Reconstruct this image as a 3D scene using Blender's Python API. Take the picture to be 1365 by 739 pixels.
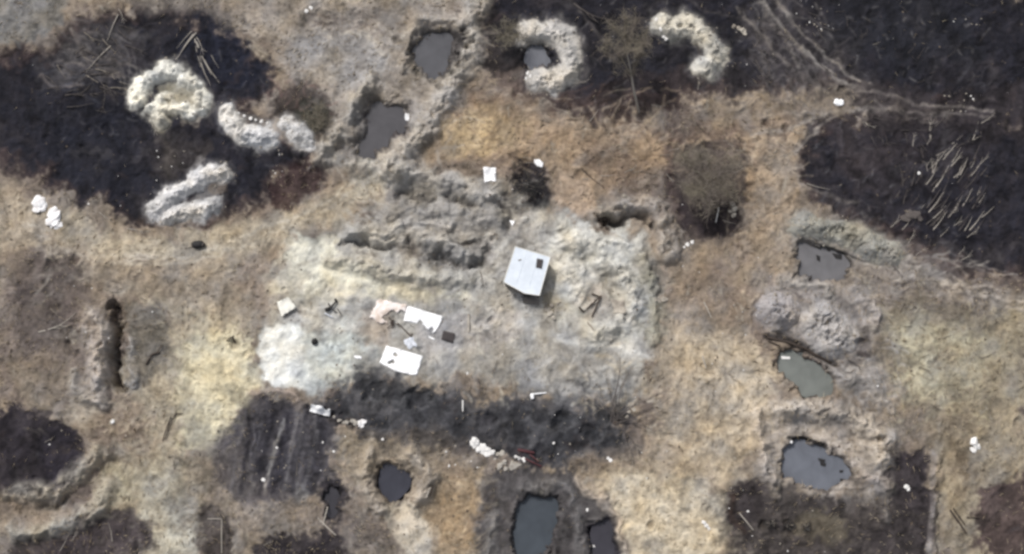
import bpy, bmesh, math, random
import numpy as np
from mathutils import Vector, Matrix
for o in list(bpy.data.objects): bpy.data.objects.remove(o)
SC = bpy.context.scene
# ------------------------------------------------------------------ camera
TILT = math.radians(13.0); HFOV = math.radians(48.0); MPP = 0.08      # metres per photo pixel at the centre
FPX = (1365/2)/math.tan(HFOV/2); DIST = FPX*MPP
CAM = np.array([0.0, -DIST*math.sin(TILT), DIST*math.cos(TILT)])
cd = bpy.data.cameras.new('drone_camera'); cam = bpy.data.objects.new('drone_camera', cd)
SC.collection.objects.link(cam); SC.camera = cam
cam.location = CAM; cam.rotation_euler = (TILT, 0, 0)
cd.sensor_fit = 'HORIZONTAL'; cd.angle = HFOV; cd.clip_start = 0.5; cd.clip_end = 6000
# ------------------------------------------------------------------ sky and sun (thin high overcast)
w = bpy.data.worlds.new('World'); SC.world = w; w.use_nodes = True
nt = w.node_tree; nt.nodes.clear()
sky = nt.nodes.new('ShaderNodeTexSky'); sky.sky_type = 'NISHITA'; sky.sun_disc = False
SUN_EL = math.radians(48); SUN_AZ = math.radians(-38)                 # azimuth from +y, negative = towards -x
sky.sun_elevation = SUN_EL; sky.sun_rotation = SUN_AZ; sky.dust_density = 3.0; sky.air_density = 1.0
hsv = nt.nodes.new('ShaderNodeHueSaturation'); hsv.inputs['Saturation'].default_value = 0.30
bg = nt.nodes.new('ShaderNodeBackground'); bg.inputs['Strength'].default_value = 0.105
wo = nt.nodes.new('ShaderNodeOutputWorld')
nt.links.new(sky.outputs[0], hsv.inputs['Color']); nt.links.new(hsv.outputs[0], bg.inputs[0]); nt.links.new(bg.outputs[0], wo.inputs[0])
sl = bpy.data.lights.new('sun', 'SUN'); so = bpy.data.objects.new('sun', sl); SC.collection.objects.link(so)
sl.energy = 2.3; sl.angle = math.radians(9); sl.color = (1.0, 0.955, 0.90)
sd_ = Vector((math.sin(SUN_AZ)*math.cos(SUN_EL), math.cos(SUN_AZ)*math.cos(SUN_EL), math.sin(SUN_EL)))
so.rotation_euler = sd_.to_track_quat('Z', 'Y').to_euler(); so.location = sd_*200
SC.view_settings.view_transform = 'Standard'; SC.view_settings.look = 'None'
SC.view_settings.exposure = 0.42; SC.view_settings.gamma = 1
SC.view_settings.use_curve_mapping = False
SC.render.filter_size = 2.9; SC.cycles.filter_width = 2.9             # soft video lens
# ------------------------------------------------------------------ survey maps: soil colour and height, one cell = 8 cm
import numpy as np, math, random
RX0, RX1, RY0, RY1 = -340, 1706, -230, 971
YY, XX = np.mgrid[RY0:RY1, RX0:RX1].astype(np.float32)
RH, RW = XX.shape
_tab = {}
def vn(x, y, seed):
    if seed not in _tab: _tab[seed] = np.random.RandomState(seed).rand(256, 256).astype(np.float32)*2-1
    T = _tab[seed]; xi = np.floor(x); yi = np.floor(y); fx = x-xi; fy = y-yi
    fx = fx*fx*(3-2*fx); fy = fy*fy*(3-2*fy)
    xi = xi.astype(np.int32) & 255; yi = yi.astype(np.int32) & 255; x1 = (xi+1) & 255; y1 = (yi+1) & 255
    a = T[yi, xi]; b = T[yi, x1]; c = T[y1, xi]; d = T[y1, x1]
    return (a+(b-a)*fx)+((c+(d-c)*fx)-(a+(b-a)*fx))*fy
def fbm(x, y, sc, seed, oc=4, g=0.55, ax=1.0, rot=0.0):
    c, s = math.cos(rot), math.sin(rot)
    u = (x*c+y*s)/(sc*ax); v = (-x*s+y*c)/sc
    r = 0; amp = 1; tot = 0
    for k in range(oc):
        r = r+amp*vn(u+k*17.3, v+k*9.1, seed+k); tot += amp*amp
        c2, s2 = math.cos(.6), math.sin(.6)
        if ax == 1.0: u, v = (u*c2-v*s2)*2.03, (u*s2+v*c2)*2.03
        else: u, v = u*2.03, v*2.03
        amp *= g
    return r/math.sqrt(tot)
WX = 7*fbm(XX, YY, 34, 1, 3)+2.2*fbm(XX, YY, 8, 5, 2)
WY = 7*fbm(XX, YY, 34, 11, 3)+2.2*fbm(XX, YY, 8, 15, 2)
N60 = fbm(XX, YY, 60, 21, 4); N20 = fbm(XX+WX, YY+WY, 22, 31, 4); N9 = fbm(XX, YY, 9, 41, 3); N4 = fbm(XX, YY, 4.0, 51, 2)
N28 = fbm(XX+2*WX, YY+2*WY, 30, 131, 5, .62)
RID = 1-np.abs(fbm(XX+2*WX, YY+2*WY, 13, 61, 3))*1.6            # thin crease lines
def lin(c):
    c = np.array(c, dtype=np.float32)/255; c = c.mean()+(c-c.mean())*.76; c = c*np.array([.98, .985, .995], np.float32)
    return np.where(c <= .04045, c/12.92, ((c+.055)/1.055)**2.4).astype(np.float32)
COL = np.empty((RH, RW, 3), np.float32); COL[:] = lin((140, 125, 108))
H = np.zeros((RH, RW), np.float32)
GRASS = np.zeros((RH, RW), np.float32)+.6
def chaikin(p, n, closed=True):
    p = [tuple(map(float, q)) for q in p]
    for _ in range(n):
        q = []; m = len(p)
        rng = range(m) if closed else range(m-1)
        if not closed: q.append(p[0])
        for i in rng:
            a, b = p[i], p[(i+1) % m]
            q += [(a[0]*.75+b[0]*.25, a[1]*.75+b[1]*.25), (a[0]*.25+b[0]*.75, a[1]*.25+b[1]*.75)]
        if not closed: q.append(p[-1])
        p = q
    return p
def box(pts, pad):
    xs = [p[0] for p in pts]; ys = [p[1] for p in pts]
    x0 = max(RX0, int(min(xs)-pad)); x1 = min(RX1, int(max(xs)+pad)+1); y0 = max(RY0, int(min(ys)-pad)); y1 = min(RY1, int(max(ys)+pad)+1)
    return (slice(y0-RY0, y1-RY0), slice(x0-RX0, x1-RX0))
def segd(x, y, a, b):
    dx, dy = b[0]-a[0], b[1]-a[1]; L = dx*dx+dy*dy+1e-6
    t = np.clip(((x-a[0])*dx+(y-a[1])*dy)/L, 0, 1)
    return np.hypot(x-a[0]-t*dx, y-a[1]-t*dy), t
def sdpoly(pts, x, y):
    d = np.full(x.shape, 1e9, np.float32); ins = np.zeros(x.shape, bool); n = len(pts)
    for i in range(n):
        a, b = pts[i], pts[(i+1) % n]
        d = np.minimum(d, segd(x, y, a, b)[0])
        c = ((a[1] > y) != (b[1] > y))
        if abs(b[1]-a[1]) > 1e-6: ins ^= c & (x < (b[0]-a[0])*(y-a[1])/(b[1]-a[1])+a[0])
    return np.where(ins, -d, d)
def sst(t): t = np.clip(t, 0, 1); return t*t*(3-2*t)
def region(pts, f=8, edge=5, warp=1.0, sm=2, pad=None):
    pts = chaikin(pts, sm) if sm else pts
    s = box(pts, f+edge*2+14*warp)
    sd = sdpoly(pts, XX[s]+WX[s]*warp, YY[s]+WY[s]*warp)
    return s, sd+edge*N9[s]*.7+edge*.35*N4[s]
def mix(s, c, a):
    COL[s] += (lin(c)-COL[s])*a[..., None]
def paint(pts, c, f=8, a=1.0, edge=5, warp=1.0, patch=0.0, sm=2, grass=None):
    s, sd = region(pts, f, edge, warp, sm)
    al = sst(.5-(sd+f*.5*N20[s]+f*.22*N9[s]+f*.3*N60[s])/f)*a
    if patch: al = al*np.clip(1-patch+patch*(N28[s]*1.1+.55)+patch*.45*N9[s], 0, 1)
    mix(s, c, al)
    if grass is not None: GRASS[s] += (grass-GRASS[s])*al
def line(pts, w, c, a=1.0, f=3, edge=2, warp=.6, patch=.3, sm=2):
    pts = chaikin(pts, sm, False) if sm and len(pts) > 2 else pts
    s = box(pts, w+f+edge*2+14*warp); x = XX[s]+WX[s]*warp; y = YY[s]+WY[s]*warp
    d = np.full(x.shape, 1e9, np.float32)
    for i in range(len(pts)-1): d = np.minimum(d, segd(x, y, pts[i], pts[i+1])[0])
    d = d+edge*N9[s]*.6
    al = sst(.5-(d-w/2)/f)*a
    if patch: al = al*np.clip(1-patch+patch*(N9[s]*1.2+.4), 0, 1)
    mix(s, c, al)
def hline(pts, w, h, sh=1.0, warp=.5, edge=2, sm=2, lump=.25):
    """ridge (h>0) or trench (h<0) of half width w along a path"""
    pts = chaikin(pts, sm, False) if sm and len(pts) > 2 else pts
    s = box(pts, w*1.3+14*warp+6); x = XX[s]+WX[s]*warp; y = YY[s]+WY[s]*warp
    d = np.full(x.shape, 1e9, np.float32)
    for i in range(len(pts)-1): d = np.minimum(d, segd(x, y, pts[i], pts[i+1])[0])
    t = sst(1-(d+edge*N9[s])/w)**sh
    H[s] += h*t*(1+lump*N9[s])
def hpoly(pts, h, f=6, warp=.4, edge=1.5, sm=2):
    s, sd = region(pts, f, edge, warp, sm)
    H[s] += h*sst(.5-sd/f)
def dab(x, y, r, c, a=1.0, f=None, e=1.0, rot=0, edge=2, patch=.3):
    pts = [(x+r*math.cos(t)*math.cos(rot)-r*e*math.sin(t)*math.sin(rot), y+r*math.cos(t)*math.sin(rot)+r*e*math.sin(t)*math.cos(rot)) for t in [i*math.pi/6 for i in range(12)]]
    paint(pts, c, f or max(3, r*.5), a, edge, .6, patch, 0)
def crater(x, y, r, d=.5, c=None, a=.6):
    s = box([(x, y)], r*2.2+8); q = np.hypot(XX[s]+WX[s]*.4-x, YY[s]+WY[s]*.4-y)/r
    q = q*(1+.22*N9[s]); H[s] += -d*.8*sst(1.2-q)+d*.22*np.exp(-((q-1.2)/.35)**2)*(1+.8*N9[s])
    if c: mix(s, c, sst(1.2-q)*a)

# palette
BLK = (34, 36, 45); MAR = (62, 49, 48); DGR = (78, 76, 77); BRN = (96, 82, 72); TAN = (158, 138, 115); SAND = (186, 167, 138)
PALE = (202, 196, 186); CREAM = (214, 206, 180); GREY = (158, 153, 146); WARM = (172, 142, 104); YEL = (196, 182, 144)
# ---- broad mottling of the dry ground
def wash(c, n, lo, hi, a): t = sst((n-lo)/(hi-lo))*a; COL[:] += (lin(c)-COL)*t[..., None]
wash((112, 98, 86), N60, -.1, .9, .6); wash((172, 154, 130), -N60, .0, 1.0, .6)
wash((98, 86, 78), N28, .1, 1.1, .7); wash((104, 92, 82), N20, .2, 1.2, .45); wash((178, 164, 144), -N20, .2, 1.3, .55)
# ---- outside the surveyed field: more of the same burnt patches and sand
rnd = random.Random(4)
for k in range(26):
    x, y = rnd.uniform(RX0, RX1), rnd.uniform(RY0, RY1)
    if 60 < x < 1305 and 0 < y < 739: continue
    if -120 < x < 1490 and -90 < y < 830: continue
    r = rnd.uniform(50, 130)
    paint([(x+r*rnd.uniform(.6, 1.2)*math.cos(t), y+r*rnd.uniform(.4, .9)*math.sin(t)) for t in [i*math.pi/5 for i in range(10)]], rnd.choice([BLK, DGR, BRN, SAND, MAR]), 14, .85, 8, 1.5, .3)

# ---- sandy and tan grounds
paint([(380,-30),(640,-30),(650,60),(600,200),(560,250),(420,240),(400,120),(360,60)], (150,141,130), 30, .85, 8, 1, .25)
paint([(150,-20),(320,-20),(400,10),(430,60),(380,80),(300,30),(160,12)], (128,118,108), 16, .8, 6, 1, .3)
paint([(300,20),(390,15),(400,60),(330,55)], (160,148,132), 14, .6, 6)
paint([(400,50),(500,40),(530,110),(470,120),(400,90)], (165,163,160), 24, .6, 8, 1, .4)
paint([(-80,235),(50,262),(120,300),(190,325),(270,325),(350,290),(420,255),(500,235),(540,250),(460,310),(380,330),(360,400),(340,440),(230,440),(170,400),(100,370),(20,330),(-80,320)], (164,149,127), 24, .9, 6, 1, .25)
paint([(420,245),(500,240),(500,300),(440,310),(380,330),(330,340),(340,300)], (170,148,118), 26, .7, 6, 1, .4)
paint([(560,205),(600,150),(640,122),(700,128),(760,150),(840,165),(900,175),(980,165),(1065,165),(1068,230),(1060,300),(1000,330),(980,300),(890,215),(830,240),(780,300),(740,300),(735,240),(700,215),(640,215),(600,230)], (156,131,103), 22, .9, 7, 1, .25)
paint([(590,165),(640,140),(690,150),(700,190),(640,205),(590,215)], (184,158,115), 20, .8, 7, 1, .3)
paint([(735,235),(790,240),(795,280),(760,310),(735,300)], (168,145,122), 12, .7, 5)
paint([(1000,130),(1060,150),(1070,200),(1060,300),(1075,340),(1010,400),(960,330),(1000,300),(1010,220)], (158,138,114), 18, .8, 7, 1, .3)
paint([(880,330),(960,320),(1060,340),(1020,400),(1020,470),(1045,520),(1010,560),(1000,650),(970,660),(960,760),(830,760),(830,690),(770,640),(860,610),(880,540),(860,480),(890,420)], (168,150,127), 24, .9, 7, 1, .25)
paint([(900,460),(1000,440),(1040,520),(1005,600),(990,650),(900,620),(870,600),(900,540)], (184,166,137), 26, .85, 8, 1, .35)
paint([(790,625),(880,610),(975,640),(965,700),(960,760),(840,760),(835,700),(795,655)], (190,173,146), 16, .9, 6, 1, .3)
paint([(880,360),(960,350),(1000,400),(990,450),(930,430),(880,420)], (146,126,106), 22, .7, 7, 1, .4)
paint([(1160,385),(1330,400),(1420,400),(1420,560),(1330,560),(1260,540),(1190,520),(1160,480)], (146,136,112), 28, .85, 8, 1, .3)
paint([(1190,430),(1290,430),(1330,470),(1290,530),(1230,540),(1190,500)], (176,166,133), 30, .75, 9, 1, .45)
paint([(1245,560),(1330,540),(1420,560),(1420,760),(1250,760),(1245,650)], (150,137,112), 18, .85, 7, 1, .3)
# left
paint([(170,400),(240,395),(340,430),(350,500),(325,535),(295,590),(270,600),(200,570),(165,520)], (172,160,134), 26, .85, 8, 1, .3)
paint([(255,455),(330,430),(348,500),(325,535),(290,592),(245,598),(238,560),(222,520)], (199,184,147), 22, .9, 8, 1, .25)
paint([(60,340),(120,370),(170,400),(150,410),(90,420),(20,430),(0,340)], (136,122,106), 18, .8, 6, 1, .3)
paint([(0,330),(60,330),(100,350),(130,400),(90,460),(60,540),(0,560)], (112,99,90), 18, .75, 7, 1, .45)
paint([(168,402),(215,405),(222,450),(215,500),(180,520),(168,470)], (116,110,99), 12, .85, 4, 1, .2)
paint([(90,480),(130,520),(180,560),(190,600),(140,620),(110,570),(60,550),(20,500)], (150,138,120), 20, .8, 6, 1, .3)
paint([(110,560),(170,545),(190,590),(150,620),(118,600)], (118,100,84), 14, .7, 6, 1, .4)
paint([(130,600),(240,590),(290,640),(270,740),(180,760),(170,700),(120,670)], (160,150,126), 22, .8, 8, 1, .35)
paint([(190,660),(262,650),(268,700),(250,770),(190,770)], (184,180,165), 14, .75, 6, 1, .35)
paint([(270,640),(340,660),(450,670),(420,760),(300,760)], (140,128,114), 18, .8, 7, 1, .35)
# ---- burnt ground
ash = dict(warp=1.3, patch=.12)
paint([(-120,40),(40,75),(90,22),(150,12),(240,14),(330,48),(362,80),(362,125),(335,150),(405,185),(412,215),(350,268),(312,290),(255,302),(190,300),(120,272),(50,240),(-60,225),(-160,200)], MAR, 20, .95, 7, **ash, grass=0)
paint([(-140,60),(45,90),(100,40),(160,30),(240,22),(320,50),(352,85),(350,125),(310,150),(400,195),(395,215),(345,255),(300,280),(190,290),(120,260),(50,225),(-60,205),(-160,180)], BLK, 24, .93, 8, **ash, grass=0)
paint([(50,60),(120,20),(180,50),(180,110),(110,120),(50,110)], (92,88,86), 30, .5, 8, 1.5, .7)
paint([(270,20),(340,40),(350,110),(290,110),(260,60)], (36,40,54), 30, .7, 8)
paint([(-200,-60),(70,-60),(95,15),(50,68),(-100,60),(-200,40)], (118,118,116), 14, .8, 4)
paint([(205,180),(270,170),(275,210),(240,240),(205,230)], (88,80,74), 22, .75, 6, 1, .5)
paint([(645,-40),(1420,-40),(1420,170),(1320,165),(1175,140),(1120,115),(1060,130),(1000,120),(900,140),(860,158),(790,156),(700,130),(655,110),(640,60)], MAR, 18, .95, 8, **ash, grass=.1)
paint([(655,-60),(1440,-60),(1440,155),(1320,150),(1180,128),(1120,100),(1050,110),(990,105),(900,125),(800,140),(730,120),(650,60)], BLK, 26, .9, 9, **ash, grass=0)
paint([(640,40),(700,20),(712,70),(690,120),(655,118)], (52,48,46), 14, .8, 6)
paint([(655,100),(700,85),(700,125),(660,125)], (140,120,104), 10, .6, 5)
paint([(990,-20),(1030,-20),(1100,60),(1180,110),(1180,150),(1100,150),(1040,120),(980,60)], (84,79,77), 40, .5, 10, 1.6, .6)
paint([(1100,-10),(1300,-10),(1310,90),(1180,100),(1100,50)], (38,40,46), 30, .6, 8)
paint([(1066,175),(1100,160),(1170,152),(1320,165),(1430,170),(1430,400),(1320,372),(1262,362),(1205,325),(1130,292),(1072,280),(1058,230)], MAR, 16, .95, 7, **ash, grass=0)
paint([(1075,180),(1110,168),(1180,160),(1440,170),(1440,380),(1320,360),(1262,345),(1205,305),(1130,280),(1080,262),(1066,225)], BLK, 24, .88, 8, **ash, grass=0)
paint([(1090,165),(1160,160),(1160,210),(1100,215)], (72,66,66), 26, .5, 8, 1.5, .6)
paint([(685,225),(700,212),(728,218),(736,250),(726,288),(695,290),(680,262)], (44,42,46), 12, .95, 4, .8)
paint([(888,195),(905,180),(935,185),(990,185),(1010,230),(985,270),(990,300),(960,322),(915,322),(900,290),(886,240)], (84,73,68), 18, .85, 7, 1, .2)
paint([(895,205),(915,250),(930,275),(980,270),(990,298),(960,320),(918,318),(902,280)], (52,44,46), 14, .92, 5, 1, .15, grass=0)
paint([(880,160),(960,165),(1010,180),(960,190),(890,190)], (84,62,56), 16, .6, 6, 1.4, .5)
paint([(785,200),(840,195),(860,240),(820,260),(790,245)], (108,90,74), 22, .6, 8, 1.4, .4)
paint([(365,110),(430,112),(445,145),(420,185),(395,165),(350,140)], (72,62,56), 14, .9, 6, 1)
paint([(400,130),(440,130),(440,170),(415,185)], (62,62,50), 14, .8, 5, 1)
paint([(375,225),(410,215),(440,225),(440,245),(415,262),(375,275),(350,270)], (72,52,50), 12, .9, 5, 1)
paint([(540,45),(570,40),(570,95),(548,90)], (92,88,80), 16, .6, 5)
# central compound
paint([(370,330),(440,300),(520,270),(520,215),(600,230),(700,262),(790,300),(860,305),(892,350),(888,420),(870,470),(850,530),(760,520),(640,510),(560,500),(450,530),(390,530),(345,500),(345,440)], (160,156,147), 22, .95, 6, 1, .12, grass=.08)
paint([(500,215),(560,215),(660,250),(660,330),(600,345),(520,330),(460,310),(500,270)], (150,144,136), 22, .75, 7, 1, .35)
paint([(365,352),(405,310),(425,318),(455,322),(452,360),(510,380),(600,385),(640,400),(560,400),(500,395),(430,400),(370,400),(356,385)], (208,200,174), 18, .92, 6, 1, .2, grass=.1)
paint([(345,450),(360,428),(395,428),(425,450),(440,490),(430,525),(400,525),(362,512),(343,482)], (212,213,205), 10, .95, 3, .7, 0, grass=0)
paint([(430,440),(500,440),(500,480),(450,530),(400,530),(420,490)], (172,176,168), 20, .8, 7, 1, .4)
paint([(400,395),(490,395),(500,440),(430,450),(395,430)], (190,187,178), 16, .6, 6)
paint([(740,300),(800,295),(860,330),(872,400),(850,455),(790,450),(750,420),(745,370)], (196,194,182), 22, .85, 6, 1, .2)
paint([(762,365),(800,355),(845,385),(850,440),(800,440),(768,405)], (176,168,156), 18, .6, 6, 1, .3)
paint([(480,420),(520,415),(525,460),(490,465)], (164,148,132), 18, .7, 6)
paint([(545,425),(640,410),(700,430),(700,460),(600,470),(560,480)], (166,161,158), 18, .7, 6)
paint([(860,350),(890,370),(885,430),(860,460),(862,410)], (130,128,108), 16, .7, 6)
paint([(720,400),(760,380),(760,410),(735,420)], (148,134,104), 12, .6, 5)
line([(690,432),(740,445),(800,462),(870,470)], 12, (196,194,188), .75, 10, 2)
line([(740,450),(800,460),(860,468)], 4, (214,210,200), .7, 4, 1)
paint([(700,470),(760,475),(830,480),(840,540),(780,540),(720,520)], (158,158,156), 20, .7, 7, 1, .5)
# dark ash belt
paint([(400,540),(450,515),(478,492),(560,505),(640,530),(700,522),(760,520),(800,545),(840,575),(858,600),(770,618),(700,628),(640,600),(560,580),(470,562),(420,560)], (88,87,87), 22, .95, 9, 1.2, .12, grass=0)
paint([(470,500),(520,495),(600,515),(600,545),(540,550),(480,530)], (74,76,74), 22, .7, 8, 1.2, .4)
paint([(560,515),(625,540),(690,545),(720,575),(640,590),(560,570),(530,545)], (68,68,70), 24, .6, 8, 1.3, .4)
paint([(700,540),(780,545),(830,570),(820,610),(730,610)], (70,72,74), 24, .6, 8, 1.2, .4)
paint([(672,598),(720,592),(735,612),(715,625),(680,612)], (50,36,40), 8, .9, 4)
line([(690,605),(718,622)], 4, (92,52,58), .7, 3)
paint([(296,560),(335,522),(400,535),(445,560),(448,630),(405,672),(335,668),(282,640)], (98,94,94), 18, .92, 6, 1, .15, grass=0)
for (x, w_, c) in [(345,16,(58,56,60)),(372,9,(70,68,72)),(395,10,(86,82,84)),(418,16,(74,72,74)),(330,8,(72,70,70))]:
    line([(x+14,545),(x,600),(x-8,655)], w_, c, .75, 9, 3)
line([(378,560),(362,620),(350,660)], 5, (128,124,122), .7, 4); line([(405,560),(396,640)], 7, (126,122,120), .5, 6)
paint([(-60,545),(60,548),(95,570),(116,608),(105,640),(60,655),(-60,650)], (52,46,50), 16, .93, 6, 1, .1, grass=0)
paint([(20,715),(110,690),(160,672),(200,690),(205,760),(20,760)], (88,78,74), 14, .9, 7, 1, .2)
paint([(262,670),(300,670),(310,700),(300,760),(258,760)], (84,76,70), 10, .85, 5, 1, .25)
paint([(420,640),(450,632),(462,660),(458,695),(438,700),(428,675)], (66,62,64), 10, .9, 4, 1)
paint([(340,760),(350,715),(400,705),(450,715),(480,760)], (62,56,54), 14, .85, 6, 1.2, .2)
paint([(490,760),(505,715),(535,720),(545,760)], (76,70,66), 10, .7, 5)
paint([(628,650),(650,628),(700,622),(760,632),(790,650),(828,690),(835,770),(625,770)], (94,90,87), 12, .93, 6, .9, .1, grass=0)
paint([(783,690),(828,692),(832,770),(786,770)], (58,54,60), 10, .8, 4)
paint([(962,680),(972,642),(1005,636),(1030,655),(1110,668),(1180,650),(1178,600),(1205,592),(1240,612),(1242,770),(985,770),(966,710)], (96,87,78), 16, .93, 7, 1, .15, grass=.2)
paint([(1180,595),(1240,600),(1241,660),(1215,690),(1180,660)], (64,58,60), 14, .9, 4, .6)
paint([(1120,700),(1200,690),(1240,700),(1240,760),(1130,760)], (72,64,64), 22, .7, 7, 1, .3)
paint([(970,645),(1010,640),(1015,680),(990,720),(968,700)], (58,50,52), 14, .85, 6)
paint([(1050,690),(1120,690),(1120,720),(1060,730)], (122,108,84), 20, .6, 7)
line([(1243,600),(1243,680),(1236,770)], 7, (150,142,132), .85, 4, 1, .3)
paint([(1000,600),(1040,640),(1160,660),(1100,690),(1010,680)], (128,120,112), 20, .7, 7, 1, .3)
# orange brown plot and pale ramp at the bottom
paint([(560,640),(600,610),(655,620),(650,680),(632,700),(628,760),(560,760),(580,710),(545,680)], (158,136,106), 16, .9, 6, 1, .2)
paint([(440,570),(520,580),(600,590),(600,640),(560,620),(500,600),(480,640),(450,620)], (138,126,106), 20, .8, 7, 1, .3)
paint([(450,600),(510,600),(590,640),(560,690),(500,680),(460,700),(440,760),(540,760),(500,700)], (142,130,114), 18, .7, 6, 1, .3)
paint([(500,672),(538,668),(560,690),(582,712),(572,745),(545,740),(520,710)], (188,175,154), 9, .95, 4, .8)
# right side grey spoil grounds
paint([(1050,290),(1120,290),(1200,320),(1260,360),(1330,385),(1420,395),(1420,410),(1310,415),(1200,390),(1130,385),(1060,380)], (128,120,112), 18, .85, 6, 1, .25)
line([(1180,362),(1240,380),(1320,408),(1420,430)], 5, (160,150,138), .75, 5, 1); line([(1180,350),(1250,368),(1330,392)], 4, (96,88,82), .5, 4)
paint([(1010,375),(1060,365),(1150,390),(1180,410),(1175,450),(1120,475),(1060,450),(1015,430)], (158,149,141), 14, .9, 6, 1, .2)
paint([(1000,600),(1010,550),(1060,530),(1130,530),(1190,560),(1198,640),(1150,670),(1040,660),(1005,640)], (168,157,145), 16, .92, 6, 1, .2)
paint([(1110,470),(1160,470),(1190,540),(1110,530)], (146,140,134), 16, .8, 6)
paint([(1040,290),(1075,290),(1070,340),(1040,330)], (140,126,108), 14, .6, 6)
# tracks worn across the burnt ground
for p, w_, a in [([(1010,0),(1060,60),(1110,105),(1160,128),(1260,142),(1330,150)], 5, .6), ([(985,10),(1040,80),(1090,120),(1130,135)], 6, .45), ([(1010,160),(1080,150),(1140,150),(1200,140)], 6, .6),
                 ([(1050,210),(1085,165),(1110,150),(1180,150)], 7, .6), ([(1110,80),(1150,115),(1190,122)], 4, .5), ([(1180,150),(1250,150),(1320,158)], 4, .4), ([(760,0),(790,35),(815,60)], 4, .6),
                 ([(1066,250),(1100,262),(1140,270)], 5, .45), ([(1020,20),(1045,50),(1070,95)], 5, .5), ([(850,-20),(1000,30),(1080,40)], 3, .2)]:
    line(p, w_, (146,136,124), a, 4, 2, .8, .5)
for p in [[(60,45),(120,80),(165,105)], [(60,70),(100,90),(160,106)], [(110,65),(140,80),(170,90)], [(55,100),(80,120),(110,115)], [(90,30),(105,60),(120,90)]]: line(p, 5, (120,110,102), .6, 4, 2, .8, .5)
line([(205,190),(218,180),(222,230)], 4, (110,102,94), .5, 4)
line([(60,330),(150,345),(250,336),(330,318),(430,270)], 10, (176,164,146), .5, 8, 2)
line([(150,350),(245,340)], 4, (192,182,168), .5, 5, 1)
line([(250,720),(260,650)], 8, (196,190,178), .5, 6, 2)
for p in [[(940,440),(955,560),(940,700)], [(900,420),(930,520),(990,600)], [(840,640),(900,700),(950,760)], [(1010,420),(1000,500),(960,600)]]: line(p, 7, (200,182,152), .35, 9, 3, 1.5, .5)

# ---- second pass: what a closer look at the field shows
SMO = np.zeros((RH, RW), np.float32)
def smooth(pts, a=.8, f=16):
    s, sd = region(pts, f, 3, .7); SMO[s] = np.maximum(SMO[s], a*sst(.5-sd/f))
def dashes(x0, y0, x1, y1, n, ang, da, L0, L1, w_, c, a):
    rd = random.Random(int(x0*7+y0+n))
    for _ in range(n):
        x, y = rd.uniform(x0, x1), rd.uniform(y0, y1); t = math.radians(rd.gauss(ang, da)); L_ = rd.uniform(L0, L1); b = rd.uniform(-.3, .3)
        line([(x, y), (x+L_*.5*math.cos(t), y-L_*.5*math.sin(t)), (x+L_*math.cos(t+b), y-L_*math.sin(t+b))], w_*rd.uniform(.6, 1.4), c, a*rd.uniform(.5, 1), 2.5, 1.2, .5, .4, 1)
# top left
paint([(240,60),(255,30),(330,45),(345,100),(300,125),(270,95)], (32,35,48), 26, .8, 6, 1)
paint([(60,120),(180,150),(190,260),(120,270),(60,220)], (34,36,46), 40, .6, 8, 1)
paint([(700,10),(1000,10),(980,100),(760,110)], (36,35,38), 40, .5, 8, 1)
paint([(130,0),(250,10),(330,40),(300,12),(250,-10)], (112,104,96), 12, .7, 5)
dashes(60,20,190,110,34,-25,25,14,46,2.6,(118,112,106),.5); dashes(55,90,170,125,16,8,14,14,40,2.4,(86,88,96),.5)
dashes(330,40,640,60,30,-8,30,14,50,3,(184,172,152),.5); dashes(390,10,480,45,26,-5,14,20,60,2.5,(96,84,76),.6)
dashes(380,60,560,230,50,-20,40,10,34,2.5,(112,104,96),.5); dashes(380,60,620,230,50,30,50,10,34,2.8,(184,176,164),.45)
paint([(470,135),(500,128),(548,138),(552,165),(530,195),(505,225),(470,218),(476,170)], (112,106,100), 14, .85, 5, 1)
paint([(538,60),(556,36),(600,28),(634,40),(626,80),(600,112),(555,110)], (112,107,100), 14, .8, 5, 1)
paint([(360,140),(390,112),(440,118),(448,150),(430,200),(400,188),(372,170)], (70,62,54), 14, .7, 6, 1)
paint([(392,135),(432,132),(438,165),(415,190),(398,170)], (60,60,46), 12, .8, 4, 1)
dashes(350,105,440,150,22,20,50,8,22,2.4,(126,98,88),.7)
paint([(205,105),(240,110),(265,130),(250,150),(222,146),(205,130)], (150,143,122), 8, .8, 3, .7); paint([(228,140),(262,140),(270,165),(240,175),(225,160)], (136,124,108), 10, .8, 4)
line([(215,180),(225,190),(222,235)], 16, (84,76,66), .5, 14, 3)
line([(190,292),(260,305),(340,285),(385,262)], 14, (104,84,66), .5, 14, 4)
paint([(455,230),(500,215),(520,240),(490,270),(460,260)], (168,166,158), 16, .6, 5); paint([(470,210),(500,205),(505,225),(480,232)], (196,196,190), 12, .6, 4)
# the orange strip
dashes(600,120,1060,230,90,0,25,14,46,2.8,(104,80,64),.55); dashes(600,120,1060,230,110,10,30,12,46,2.6,(196,172,140),.5)
paint([(620,125),(700,118),(760,150),(720,165),(640,150)], (118,92,72), 18, .6, 8, 1.5, .6); paint([(900,140),(1060,130),(1060,190),(960,180),(890,175)], (104,88,76), 22, .65, 8, 1.6, .6)
paint([(760,170),(880,180),(880,240),(800,235)], (116,96,78), 26, .6, 9, 1.6, .6); paint([(1060,130),(1140,118),(1150,150),(1090,165)], (128,116,102), 14, .7, 5, 1.2, .4)
paint([(860,240),(900,200),(905,300),(890,330),(850,270)], (98,84,76), 22, .6, 7, 1.3, .4); paint([(640,205),(690,212),(680,240),(640,232),(560,222)], (122,104,92), 14, .6, 6, 1.3, .5)
dashes(960,200,1065,400,70,-50,50,10,30,2.6,(108,88,72),.55); dashes(960,200,1065,400,70,40,50,10,30,2.8,(188,168,140),.5)
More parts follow.
